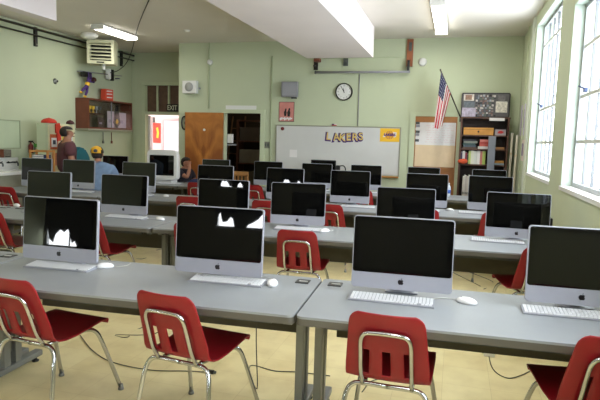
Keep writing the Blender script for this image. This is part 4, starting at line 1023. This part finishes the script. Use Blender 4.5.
# rail, hanging doll
t = thing('wall_rail', 'thin grey rail with two clamps under the louvred heater', 'rail', (XL+.001, 0, 0)); T('rail_bar', [(.12, 9.42, 2.80), (.12, 10.75, 2.86)], .010, grey_m, t, 0); 
for yy in (9.44, 10.7): B('rail_arm', (0, yy-.012, 2.79), (.11, yy+.012, 2.815), grey_m, t)
B('clamp', (.07, 9.43, 2.70), (.17, 9.66, 2.80), black_m, t, .01); B('clamp', (.10, 10.35, 2.72), (.16, 10.42, 2.95), black_m, t, .006); B('roll', (.06, 10.25, 2.74), (.15, 10.34, 2.96), white_m, t, .02)
dl = thing('hanging_doll', 'small purple and gold cloth doll hanging by its arms from the rail', 'doll', (XL+.16, 9.46, 2.36)); dl.rotation_euler = (R(-9), 0, 0); dl.scale = (1.1, 1.1, 1.05)
def skinned(name, verts, edges, m, parent, root=0, levels=2):
    me = bpy.data.meshes.new(name); me.from_pydata([v[0] for v in verts], edges, []); me.update()
    o = bpy.data.objects.new(name, me); col.objects.link(o); me.materials.append(m)
    if not me.skin_vertices: 
        o.modifiers.new('skin', 'SKIN')
        if not me.skin_vertices: me.attributes.new if False else None
    else: o.modifiers.new('skin', 'SKIN')
    sv = me.skin_vertices[0].data
    for i, v in enumerate(verts):
        k = {'t_shirt': 1.28, 'denim_shirt': 1.1, 'dark_shirt': 1.2, 'trousers': 1.25, 'jeans': 1.2}.get(name, 1)
        r_ = v[1]; r_ = (r_[0]*k, r_[1]*k) if isinstance(r_, tuple) else r_*k; sv[i].radius = (r_, r_) if not isinstance(r_, tuple) else r_
        sv[i].use_root = (i == root)
    md = o.modifiers['skin']; md.use_smooth_shade = True
    if 'skin' in o.modifiers: md.branch_smoothing = .4
    s = o.modifiers.new('sub', 'SUBSURF'); s.levels = levels; s.render_levels = levels
    if parent: o.parent = parent
    return o
V = Vector
skinned('doll_body', [(V((0, .02, .16)), .035), (V((0, .05, .25)), .04), (V((0, .09, .28)), .022), (V((.02, .15, .30)), .045), (V((0, .04, .34)), .02), (V((0, .02, .43)), .018), (V((0, .12, .34)), .02), (V((0, .08, .43)), .018), (V((0, -.05, .09)), .026), (V((0, -.11, .02)), .022), (V((0, .04, .07)), .026), (V((0, 0.0, -.03)), .022)],
        [(0, 1), (1, 2), (2, 3), (1, 4), (4, 5), (1, 6), (6, 7), (0, 8), (8, 9), (0, 10), (10, 11)], purple_m, dl)
skinned('doll_shirt', [(V((0, .015, .15)), .042), (V((0, .05, .245)), .046)], [(0, 1)], gold_m, dl)
for k, p in enumerate(((0, -.125, .005), (0, -.005, -.045))): 
    bm = bmesh.new(); ellipsoid(bm, p, (.028, .034, .02)); obj('doll_shoe', bm, gold_m, dl)
bm = bmesh.new(); ellipsoid(bm, (.02, .17, .325), (.05, .05, .045)); obj('doll_hair', bm, mat('doll_hair', (84, 50, 34), .8, var=.2), dl)
# louvred unit heater under the ceiling
uh = thing('unit_heater', 'cream louvred heater hanging under the ceiling by the left wall', 'heater', (-6.66, 9.35, 2.93), R(22))
hm = mat('heater_cream', (206, 206, 176), .5, var=.04)
bm = bmesh.new()
box(bm, (-.25, 0, 0), (.25, .34, .06)); box(bm, (-.25, 0, .39), (.25, .34, .45)); box(bm, (-.25, 0, .0602), (-.20, .34, .3898)); box(bm, (.20, 0, .0602), (.25, .34, .3898)); box(bm, (-.199, .3, .0602), (.199, .34, .3898))
obj('heater_cabinet', bm, hm, uh)
B('heater_core', (-.199, .12, .061), (.199, .29, .389), black_m, uh)
for k in range(5):
    bm = bmesh.new(); prism(bm, [(.0, .082+k*.066), (.0, .097+k*.066), (.09, .125+k*.066), (.09, .112+k*.066)], -.199, .199, 'YZ'); obj('louver', bm, hm, uh)
T('hanger_rod', [(-.15, .17, .45), (-.15, .17, ZC-2.93)], .008, grey_m, uh, 0); T('hanger_rod', [(.15, .17, .45), (.15, .17, ZC-2.93)], .008, grey_m, uh, 0)
B('motor_housing', (-.12, .345, .12), (.12, .5, .34), steel_d, uh, .03); B('badge', (-.07, -.004, .015), (.07, -.0003, .04), black_m, uh)
bm = bmesh.new(); tube(bm, [(.04, .1, -.10), (.04, .1, -.001)], .03, 12); obj('drain_cap', bm, white_m, uh)
t = thing('air_duct', 'round white duct elbow above the heater', 'duct', (-6.62, 9.1, 3.44)); bm = bmesh.new(); ellipsoid(bm, (-.1, 0, -.03), (.17, .14, .07)); obj('duct_bell', bm, white_m, t); bm = bmesh.new(); tube(bm, [(-.1, 0, 0), (-.1, 0, -.09)], .07, 14); obj('duct_neck', bm, white_m, t)
# small camera on wall
t = thing('wall_fitting', 'small dark round fitting alone on the upper left wall', 'fitting', (XL+.001, 8.80, 2.54)); bm = bmesh.new(); lathe(bm, [(0, .05), (.025, .05), (.03, .0), (.055, 0), (.055, -.0)], 14, 'X'); obj('fitting_body', bm, steel_m, t); bm = bmesh.new(); ellipsoid(bm, (.055, .0, 0), (.012, .02, .02)); obj('fitting_lens', bm, black_m, t)
# wires hanging from the ceiling
o = T('hanging_wire', [atz(149, 0, 3.43), atz(142, 16, 3.42), atz(137, 30, 3.41), atx(132, 50, -6.9), atx(127, 62, -7.0), atx(119, 70, -7.05), atx(110, 73, -7.1)], .008, pm, None); tag(o, 'dark wire looping from the ceiling light to the left wall rail', 'wire')
t = thing('ceiling_sensor', 'small round cap on the ceiling near the alcove', 'sensor', atz(187, 30, ZC-.001)); bm = bmesh.new(); lathe(bm, [(.06, 0), (.055, -.03), (0, -.04)], 16); obj('sensor_dome', bm, white_m, t)
# under-case strip and hooks
for k, yy in enumerate((10.2, 10.5)):
    t = thing('hanging_tool', ('small dark tool hanging below the display case, nearer', 'thin reddish tool hanging below the display case, farther')[k], 'tool', (XL+.03, yy, 1.45)); T('tool_shaft', [(0, 0, 0), (0, 0, .18)], .008, (steel_d, rwood)[k], t, 0); B('tool_grip', (-.012, -.02, -.06), (.015, .02, -.0005), (steel_d, rwood)[k], t, .005)

# ------------------------------------------------------------------ water bottle on the farthest desks
t = thing('water_bottle', 'clear plastic water bottle with blue label on the farthest desk row', 'bottle', W(.345, 9.2, DESK+.0005)); bm = bmesh.new(); lathe(bm, [(.03, 0), (.033, .01), (.033, .13), (.028, .16), (.013, .185), (.013, .2)], 14); obj('bottle_body', bm, mat('bottle_plastic', (206, 212, 220), .15, var=.02), t); bm = bmesh.new(); lathe(bm, [(.0332, .05), (.0342, .05), (.0342, .11), (.0332, .11)], 14); obj('bottle_label', bm, mat('label_blue', (60, 96, 176), .5, var=.1), t); bm = bmesh.new(); lathe(bm, [(.015, .2), (.015, .218), (0, .218)], 12); obj('bottle_cap', bm, white_m, t)

# ------------------------------------------------------------------ cables
def cable(label, pts, m=cord_b, r=.0035):
    o = T('floor_cable', pts, r, m, None, 6, 6); tag(o, label, 'cable'); return o
def fz(x, y): p = atz(x, y, .005); return (p.x, p.y, .0055)
cable('grey cable on the floor from the left chair to a black plug', [fz(80, 335), fz(92, 350), fz(112, 362), fz(150, 370), fz(185, 371), fz(207, 372)])
t = thing('power_plug', 'dark cable plug lying on the floor behind the second red chair', 'plug', fz(207, 372)); t.location.z = 0; B('plug_body', (.005, -.012, .0), (.05, .012, .022), black_m, t, .004); B('plug_grip', (.0505, -.008, .003), (.065, .008, .018), steel_d, t)
cable('cable hanging from the middle desk to the floor between its legs', [W(-.93, 3.0, .69), W(-.93, 3.0, .4), tuple(W(-.95, 3.1, .06)), fz(250, 366), fz(275, 371), fz(297, 372), fz(330, 376)])
cable('cable looping on the floor behind the leftmost chair', [W(-1.75, 3.5, .5), (W(-1.9, 3.7, .12)), fz(116, 335), fz(128, 337), fz(141, 328), W(-1.5, 4.2, .3)])
cable('cable loop hanging below the left second row desk', [W(-3.0, 5.2, .5), fz(112, 253), fz(142, 259), fz(157, 250), W(-2.35, 5.15, .45)])
cable('cable loop under the right second row desk', [W(.05, 5.2, .5), fz(480, 286), fz(484, 289), fz(493, 282), W(.32, 5.2, .45)])
cable('thin cable loop on the floor below the right front desk', [fz(488, 352), fz(493, 369), fz(507, 378), fz(522, 375), fz(535, 368)])
cable('cable on the floor beside the third front row chair', [fz(362, 392), fz(372, 381), fz(392, 378), fz(420, 380), fz(430, 384)])
t = thing('wall_adapter', 'small white adapter on the floor below the right front desk', 'adapter', fz(489, 355)); t.location.z = 0; B('adapter_body', (-.04, -.03, 0), (.04, .03, .04), white_m, t, .006); B('adapter_prong', (-.05, -.006, .015), (-.0402, .006, .025), steel_m, t)

# ------------------------------------------------------------------ people
def head(parent_name, c, s, yaw, pitch=0, beard=False):
    pass
def person(label, loc, rz, body_v, body_e, parts, headc, facing, hair, m_skin=skin_m):
    t = thing('person', label, 'person', loc, rz)
    b = skinned('body', body_v, body_e, m_skin, t)
    for (nm, vs, es, m) in parts: skinned(nm, vs, es, m, t)
    return t
def face_parts(t, c, r_, fdir, hair=None, eyes=True):
    f = Vector((fdir[0], fdir[1], fdir[2])).normalized(); s = f.cross(Vector((0, 0, 1))).normalized(); u = s.cross(f)
    M = Matrix((s, f, u)).transposed()
    def P(a): return Vector(c)+M @ Vector(a)
    for q in (-1, 1):
        bm = bmesh.new(); ellipsoid(bm, P((q*.032, .082, .012)), (.011, .011, .008), 8, 6); obj('eye', bm, mat('eye_dark', (40, 32, 30), .3, var=0), t)
        bm = bmesh.new(); ellipsoid(bm, P((q*.078, -.005, .0)), (.014, .02, .03), 8, 6); obj('ear', bm, skin_m, t)
    bm = bmesh.new(); ellipsoid(bm, P((0, .075, -.045)), (.022, .022, .007), 8, 6); obj('mouth', bm, mat('lip', (140, 78, 70), .5, var=0), t)
    return P, M
def hand(vs, es, wrist_i, wp, d, side, curl=.3):
    # palm, four fingers and a thumb as branches of the body skeleton
    d = Vector(d).normalized(); sd = Vector(side).normalized(); nn = d.cross(sd)
    i0 = len(vs); vs.append((Vector(wp)+d*.05, (.030, .018))); es.append((wrist_i, i0))
    for k, (o, l) in enumerate(((-.028, .065), (-.01, .078), (.01, .082), (.028, .072))):
        a = len(vs); vs.append((Vector(wp)+d*.092+sd*o, .0095)); vs.append((Vector(wp)+d*(.092+l*.5)+sd*o*1.1+nn*l*curl*.25, .0085)); vs.append((Vector(wp)+d*(.092+l*.9)+sd*o*1.1+nn*l*curl, .007))
        es += [(i0, a), (a, a+1), (a+1, a+2)]
    a = len(vs); vs.append((Vector(wp)+d*.045-sd*.042, .0105)); vs.append((Vector(wp)+d*.085-sd*.062+nn*.01, .009)); es += [(i0, a), (a, a+1)]

# man standing by the cabinet, seen three-quarter from behind, facing right
mx, my = -6.33, 7.93
vs = [(V((0, 0, .95)), (.12, .09)), (V((0, 0, 1.15)), (.12, .09)), (V((.0, 0, 1.36)), (.14, .095)), (V((0, .01, 1.48)), (.065, .062)), (V((0, .02, 1.55)), .052), (V((0, .02, 1.61)), (.078, .095)), (V((0, .015, 1.685)), (.066, .08)), (V((0, .11, 1.59)), .016),
      (V((-.20, 0, 1.42)), .062), (V((-.25, -.01, 1.16)), .047), (V((-.235, .12, .95)), .034), (V((.20, 0, 1.42)), .062), (V((.25, .02, 1.16)), .047), (V((.22, .22, 1.04)), .034),
      (V((-.09, 0, .88)), .085), (V((-.10, .02, .48)), .058), (V((-.10, 0, .09)), .042), (V((-.11, .13, .04)), .036), (V((.09, 0, .88)), .085), (V((.10, .02, .48)), .058), (V((.10, 0, .09)), .042), (V((.11, .13, .04)), .036)]
es = [(0, 1), (1, 2), (2, 3), (3, 4), (4, 5), (5, 6), (5, 7), (2, 8), (8, 9), (9, 10), (2, 11), (11, 12), (12, 13), (0, 14), (14, 15), (15, 16), (16, 17), (0, 18), (18, 19), (19, 20), (20, 21)]
hand(vs, es, 10, (-.235, .12, .95), (.05, .5, -.85), (1, 0, 0)); hand(vs, es, 13, (.22, .22, 1.04), (-.1, .9, -.3), (1, 0, .2))
maroon = mat('maroon_shirt', (92, 52, 58), .8, var=.1, scale=12); khaki = mat('khaki_trousers', (112, 108, 72), .8, var=.08)
shirt = ('t_shirt', [(V((0, 0, .90)), (.165, .125)), (V((0, 0, 1.15)), (.165, .125)), (V((0, 0, 1.37)), (.195, .132)), (V((0, .01, 1.49)), (.085, .08)), (V((-.205, 0, 1.42)), .076), (V((-.245, -.005, 1.22)), .066), (V((.205, 0, 1.42)), .076), (V((.245, .01, 1.22)), .066)], [(0, 1), (1, 2), (2, 3), (2, 4), (4, 5), (2, 6), (6, 7)], maroon)
trous = ('trousers', [(V((0, 0, .93)), (.155, .118)), (V((-.09, 0, .86)), .098), (V((-.10, .02, .48)), .075), (V((-.10, 0, .10)), .062), (V((.09, 0, .86)), .098), (V((.10, .02, .48)), .075), (V((.10, 0, .10)), .062)], [(0, 1), (1, 2), (2, 3), (0, 4), (4, 5), (5, 6)], khaki)
man = person('man in a maroon t-shirt standing beside the pale cabinet, looking right', (mx, my, 0), R(-40), vs, es, [shirt, trous], None, None, None); man.scale = (1.15, 1.1, .98)
P, M = face_parts(man, (0, .03, 1.615), .09, (0, 1, -.05))
bm = bmesh.new(); t_ = bmesh.new(); bmesh.ops.create_uvsphere(t_, u_segments=18, v_segments=12, radius=1)
bmesh.ops.delete(t_, geom=[v for v in t_.verts if (v.co.z < .35 and v.co.y > .15) or v.co.z < -.85], context='VERTS')
for v in t_.verts: v.co = V((v.co.x*.088, v.co.y*.108+.008, v.co.z*.105+1.635)); 
for f in t_.faces: f.smooth = True
merge(bm, t_); h = obj('hair', bm, hair_m, man); md = h.modifiers.new('th', 'SOLIDIFY'); md.thickness = .012
for s in (-1, 1): B('shoe', (s*.11-.05, -.06, 0), (s*.11+.05, .2, .085), black_m, man, .03)

# person in the cap, seated with the back turned
cx_, cy_ = -5.63, 7.78
st = thing('stool', 'metal stool under the person in the cap', 'stool', (cx_, cy_, 0))
bm = bmesh.new(); lathe(bm, [(0, .38), (.16, .38), (.17, .39), (.17, .415), (.16, .42), (0, .42)], 18); obj('seat', bm, steel_d, st)
for a in range(4): T('leg', [(.11*math.cos(PI/4+a*PI/2), .11*math.sin(PI/4+a*PI/2), .385), (.17*math.cos(PI/4+a*PI/2), .17*math.sin(PI/4+a*PI/2), 0)], .012, steel_m, st, 0)
vs = [(V((0, 0, .64)), (.12, .095)), (V((0, .02, .80)), (.115, .09)), (V((0, .06, .98)), (.13, .09)), (V((0, .09, 1.10)), (.062, .058)), (V((-.01, .11, 1.16)), .052), (V((-.02, .13, 1.235)), (.076, .092)), (V((-.02, .13, 1.31)), (.066, .08)), (V((-.02, .215, 1.22)), .014),
      (V((-.20, .07, 1.03)), .045), (V((-.25, .16, .84)), .036), (V((-.15, .36, .80)), .034), (V((.20, .07, 1.03)), .045), (V((.26, .15, .84)), .036), (V((.14, .36, .80)), .034),
      (V((-.09, .05, .62)), .085), (V((-.11, .42, .58)), .062), (V((-.11, .40, .12)), .044), (V((-.11, .52, .05)), .036), (V((.09, .05, .62)), .085), (V((.11, .42, .58)), .062), (V((.11, .40, .12)), .044), (V((.11, .52, .05)), .036)]
es = [(0, 1), (1, 2), (2, 3), (3, 4), (4, 5), (5, 6), (5, 7), (2, 8), (8, 9), (9, 10), (2, 11), (11, 12), (12, 13), (0, 14), (14, 15), (15, 16), (16, 17), (0, 18), (18, 19), (19, 20), (20, 21)]
hand(vs, es, 10, (-.15, .36, .80), (.2, .9, -.05), (1, 0, 0)); hand(vs, es, 13, (.14, .36, .80), (-.2, .9, -.05), (1, 0, 0))
denim = mat('denim_shirt', (120, 144, 176), .8, var=.12, scale=14); jean = mat('blue_jeans', (48, 56, 100), .8, var=.12)
shirt = ('denim_shirt', [(V((0, 0, .60)), (.17, .135)), (V((0, .02, .80)), (.165, .13)), (V((0, .06, .99)), (.19, .13)), (V((0, .095, 1.12)), (.09, .085)), (V((-.205, .07, 1.03)), .085), (V((-.255, .16, .84)), .062), (V((-.17, .33, .80)), .048), (V((.205, .07, 1.03)), .085), (V((.265, .15, .84)), .062), (V((.16, .33, .80)), .048)], [(0, 1), (1, 2), (2, 3), (2, 4), (4, 5), (5, 6), (2, 7), (7, 8), (8, 9)], denim)
trous = ('jeans', [(V((0, .02, .64)), (.155, .12)), (V((-.09, .06, .62)), .098), (V((-.11, .42, .58)), .078), (V((-.11, .40, .14)), .062), (V((.09, .06, .62)), .098), (V((.11, .42, .58)), .078), (V((.11, .40, .14)), .062)], [(0, 1), (1, 2), (2, 3), (0, 4), (4, 5), (5, 6)], jean)
cp2 = person('person in a denim shirt and yellow and black cap seated with back turned', (cx_, cy_, 0), R(24), vs, es, [shirt, trous], None, None, None)
cp2.location = V((cx_, cy_, -.03)); cp2.scale = (1.06, 1.06, 1.03)
face_parts(cp2, (-.02, .14, 1.24), .09, (0, 1, -.1))
hc = V((-.02, .125, 1.285))
bm = bmesh.new(); t_ = bmesh.new(); bmesh.ops.create_uvsphere(t_, u_segments=20, v_segments=14, radius=1)
bmesh.ops.delete(t_, geom=[v for v in t_.verts if v.co.z < -.25], context='VERTS')
for v in t_.verts: v.co = hc+V((v.co.x*.098, v.co.y*.112, v.co.z*.098))
for f in t_.faces: f.smooth = True
merge(bm, t_); h = obj('cap_crown', bm, black_m, cp2); md = h.modifiers.new('th', 'SOLIDIFY'); md.thickness = .008
bm = bmesh.new(); t_ = bmesh.new(); bmesh.ops.create_uvsphere(t_, u_segments=24, v_segments=18, radius=1)
bmesh.ops.delete(t_, geom=[v for v in t_.verts if not (v.co.y < -.25 and v.co.z > -.22 and abs(v.co.x) < .82 and v.co.z < .97)], context='VERTS')
for v in t_.verts: v.co = hc+V((v.co.x*.104, v.co.y*.119, v.co.z*.103))
for f in t_.faces: f.smooth = True
merge(bm, t_); h2 = obj('cap_panel', bm, mat('cap_yellow', (240, 180, 40), .6, var=.06), cp2); md = h2.modifiers.new('th', 'SOLIDIFY'); md.thickness = .006
bm = bmesh.new(); ellipsoid(bm, hc+V((.0, -.118, .02)), (.03, .012, .028)); obj('cap_emblem', bm, mat('emblem_grey', (70, 74, 84), .6, var=.2, scale=60), cp2)
bm = bmesh.new(); prism(bm, [(-.02+.085*math.cos(a), .21+.10*math.sin(a)) for a in [R(q) for q in range(0, 181, 15)]], 1.275, 1.283, 'XY'); obj('cap_brim', bm, black_m, cp2)
bm = bmesh.new(); t_ = bmesh.new(); bmesh.ops.create_uvsphere(t_, u_segments=18, v_segments=12, radius=1)
bmesh.ops.delete(t_, geom=[v for v in t_.verts if v.co.z > .35 or v.co.z < -.8 or v.co.y > .25], context='VERTS')
for v in t_.verts: v.co = V((-.02, .13, 1.24))+V((v.co.x*.085, v.co.y*.098, v.co.z*.085))
merge(bm, t_); h = obj('hair', bm, hair_m, cp2, smooth=True); md = h.modifiers.new('th', 'SOLIDIFY'); md.thickness = .008
for s in (-1, 1): B('shoe', (s*.11-.05, .34, .032), (s*.11+.05, .6, .11), black_m, cp2, .03)

# person seated near the orange door with a hand raised to the face
px_, py_ = -5.05, 9.62
ch2 = thing('side_chair', 'dark chair under the person seated by the orange door', 'chair', (px_, py_, 0), R(-100)); 
B('seat', (-.2, -.25, .34), (.2, .2, .37), black_m, ch2, .008); B('backrest', (-.2, -.28, .5), (.2, -.25, .8), black_m, ch2, .008)
for (xx, yy) in ((-.18, -.265), (-.18, .18), (.18, -.265), (.18, .18)): T('leg', [(xx, yy, 0), (xx, yy, .55 if yy < 0 else .345)], .013, steel_d, ch2, 0)
vs = [(V((0, 0, .58)), (.115, .09)), (V((0, .0, .74)), (.115, .088)), (V((0, .03, .92)), (.13, .09)), (V((0, .05, 1.02)), (.065, .06)), (V((0, .07, 1.07)), .05), (V((0, .09, 1.13)), (.074, .088)), (V((0, .09, 1.20)), (.064, .076)), (V((0, .172, 1.115)), .014),
      (V((-.19, .03, .97)), .056), (V((-.22, .12, .76)), .043), (V((-.10, .30, .72)), .033), (V((.19, .03, .97)), .056), (V((.19, .26, .86)), .043), (V((.09, .24, 1.05)), .032),
      (V((-.09, .05, .56)), .085), (V((-.11, .46, .56)), .062), (V((-.11, .46, .12)), .044), (V((-.11, .58, .05)), .036), (V((.09, .05, .56)), .085), (V((.10, .42, .80)), .062), (V((.02, .62, .58)), .044), (V((-.04, .74, .55)), .036)]
hand(vs, es2 := [(0, 1), (1, 2), (2, 3), (3, 4), (4, 5), (5, 6), (5, 7), (2, 8), (8, 9), (9, 10), (2, 11), (11, 12), (12, 13), (0, 14), (14, 15), (15, 16), (16, 17), (0, 18), (18, 19), (19, 20), (20, 21)], 10, (-.10, .30, .72), (.3, .9, -.1), (1, 0, 0))
hand(vs, es2, 13, (.09, .24, 1.05), (-.3, -.35, .6), (0, 1, .3))
dks = mat('dark_shirt', (40, 36, 48), .8, var=.1)
shirt = ('dark_shirt', [(V((0, 0, .55)), (.16, .13)), (V((0, .0, .74)), (.16, .125)), (V((0, .03, .93)), (.185, .125)), (V((0, .05, 1.02)), (.078, .074)), (V((-.195, .03, .97)), .07), (V((-.22, .11, .80)), .058), (V((.195, .03, .97)), .07), (V((.195, .18, .89)), .058)], [(0, 1), (1, 2), (2, 3), (2, 4), (4, 5), (2, 6), (6, 7)], dks)
trous = ('jeans', [(V((0, .02, .58)), (.15, .12)), (V((-.09, .06, .56)), .098), (V((-.11, .46, .56)), .078), (V((-.11, .46, .14)), .062), (V((.09, .06, .58)), .098), (V((.10, .42, .80)), .080), (V((.03, .60, .60)), .062)], [(0, 1), (1, 2), (2, 3), (0, 4), (4, 5), (5, 6)], jean)
p3 = person('person in dark shirt and jeans seated by the orange door, hand raised to face', (px_, py_, 0), R(-100), vs, es2, [shirt, trous], None, None, None)
p3.scale = (1, 1, .95); face_parts(p3, (0, .10, 1.135), .09, (0, 1, -.1))
bm = bmesh.new(); t_ = bmesh.new(); bmesh.ops.create_uvsphere(t_, u_segments=18, v_segments=12, radius=1)
bmesh.ops.delete(t_, geom=[v for v in t_.verts if (v.co.z < .3 and v.co.y > .1) or v.co.z < -.9], context='VERTS')
for v in t_.verts: v.co = V((0, .08, 1.155))+V((v.co.x*.092, v.co.y*.108, v.co.z*.105))
merge(bm, t_); h = obj('hair', bm, hair_m, p3, smooth=True); md = h.modifiers.new('th', 'SOLIDIFY'); md.thickness = .012
for (a, b, c) in ((-.11, .55, .04), (-.05, .74, .55)): B('shoe', (a-.05, b-.12, c-.04), (a+.05, b+.12, c+.05), black_m, p3, .03)

# ------------------------------------------------------------------ ceiling lights
tube_m = mat('tube_glow', (255, 252, 240), .5, var=0, emit=((255, 251, 238), 9))
LT = [(-.335, 8.55, 'fluorescent ceiling light right of the beam near the back wall'), (-.30, 4.3, 'fluorescent ceiling light over the middle right desks'), (-.30, .2, 'fluorescent ceiling light over the right front of the room'),
      (-5.99, 8.86, 'fluorescent ceiling light over the left wall heater'), (-5.9, 4.3, 'fluorescent ceiling light over the left desks'), (-5.9, .2, 'fluorescent ceiling light over the left front of the room')]
for k, (x, y, lab) in enumerate(LT):
    t = thing('ceiling_light', lab, 'ceiling light', (x, y, ZC), 0, 'fluorescent ceiling lights')
    w = .10 if k != 3 else .12; L = 1.0 if k != 3 else .53
    bm = bmesh.new(); box(bm, (-w, -L, -.035), (w, L, -.001), .005); obj('light_housing', bm, white_m, t)
    bm = bmesh.new(); prism(bm, [(-w+.01, -.036), (w-.01, -.036), (w-.03, -.085), (-w+.03, -.085)], -L+.02, L-.02, 'XZ'); obj('diffuser', bm, tube_m, t)
    for s in (-1, 1): B('end_cap', (-w, s*L-.012 if s > 0 else -L-.008, -.09), (w, L+.008 if s > 0 else -L+.012, -.0355), white_m, t)
    ld = bpy.data.lights.new('ceiling_lamp', 'AREA'); ld.shape = 'RECTANGLE'; ld.size = w*2; ld.size_y = L*2; ld.energy = 17 if k in (0, 1, 2) else (13 if k == 3 else 9); ld.color = (1, .97, .90)
    lo = bpy.data.objects.new('ceiling_lamp', ld); col.objects.link(lo); lo.location = (x, y, ZC-.12)

# ------------------------------------------------------------------ daylight and added fill lamps
wd = bpy.data.worlds.new('sky'); scene.world = wd; wd.use_nodes = True
bg = wd.node_tree.nodes['Background']; bg.inputs[0].default_value = (.90, .96, 1, 1); bg.inputs[1].default_value = 6.0
for (a, b, z0, z1) in WINS:
    ld = bpy.data.lights.new('window_daylight', 'AREA'); ld.shape = 'RECTANGLE'; ld.size = (b-a); ld.size_y = (z1-z0); ld.energy = 75; ld.color = (.90, .95, 1)
    lo = bpy.data.objects.new('window_daylight', ld); col.objects.link(lo); lo.location = (XW+.02, (a+b)/2, (z0+z1)/2)
    lo.rotation_euler = (0, PI/2, 0); ld.spread = R(160)
    lo.rotation_euler = Vector((-1, 0, -.15)).to_track_quat('-Z', 'Y').to_euler()
    ld.size, ld.size_y = (b-a), (z1-z0)
for (a, b, z0, z1) in GLINT_WINS:  # strong lamps added outside the rear windows to whiten the screen reflections
    ld = bpy.data.lights.new('rear_daylight', 'AREA'); ld.shape = 'RECTANGLE'; ld.size = b-a; ld.size_y = z1-z0; ld.energy = 130*(b-a)*(z1-z0)
    lo = bpy.data.objects.new('rear_daylight', ld); col.objects.link(lo); lo.location = ((a+b)/2, YR-.16, (z0+z1)/2); lo.rotation_euler = (PI/2, 0, 0); lo.rotation_euler = Vector((0, 1, 0)).to_track_quat('-Z', 'Z').to_euler()
ld = bpy.data.lights.new('storeroom_lamp', 'POINT'); ld.energy = 14; ld.color = (1, .85, .65); ld.shadow_soft_size = .1; lo = bpy.data.objects.new('storeroom_lamp', ld); col.objects.link(lo); lo.location = (-3.5, 11.0, 2.9)  # added fill that lifts the storeroom out of black, no fixture there
ld = bpy.data.lights.new('corridor_daylight', 'AREA'); ld.shape = 'RECTANGLE'; ld.size = 2.5; ld.size_y = 1; ld.energy = 40; lo = bpy.data.objects.new('corridor_daylight', ld); col.objects.link(lo); lo.location = (-7.4, 12.3, ZC-.1)  # added overhead fill that brightens the corridor

vs_ = scene.view_settings; vs_.view_transform = 'Standard'; vs_.look = 'None'; vs_.exposure = 0; vs_.gamma = 1
scene.cycles.use_denoising = True
scene.cycles.max_bounces = 8; scene.cycles.transparent_max_bounces = 8; scene.cycles.caustics_reflective = False; scene.cycles.caustics_refractive = False
scene.cycles.sample_clamp_indirect = 6
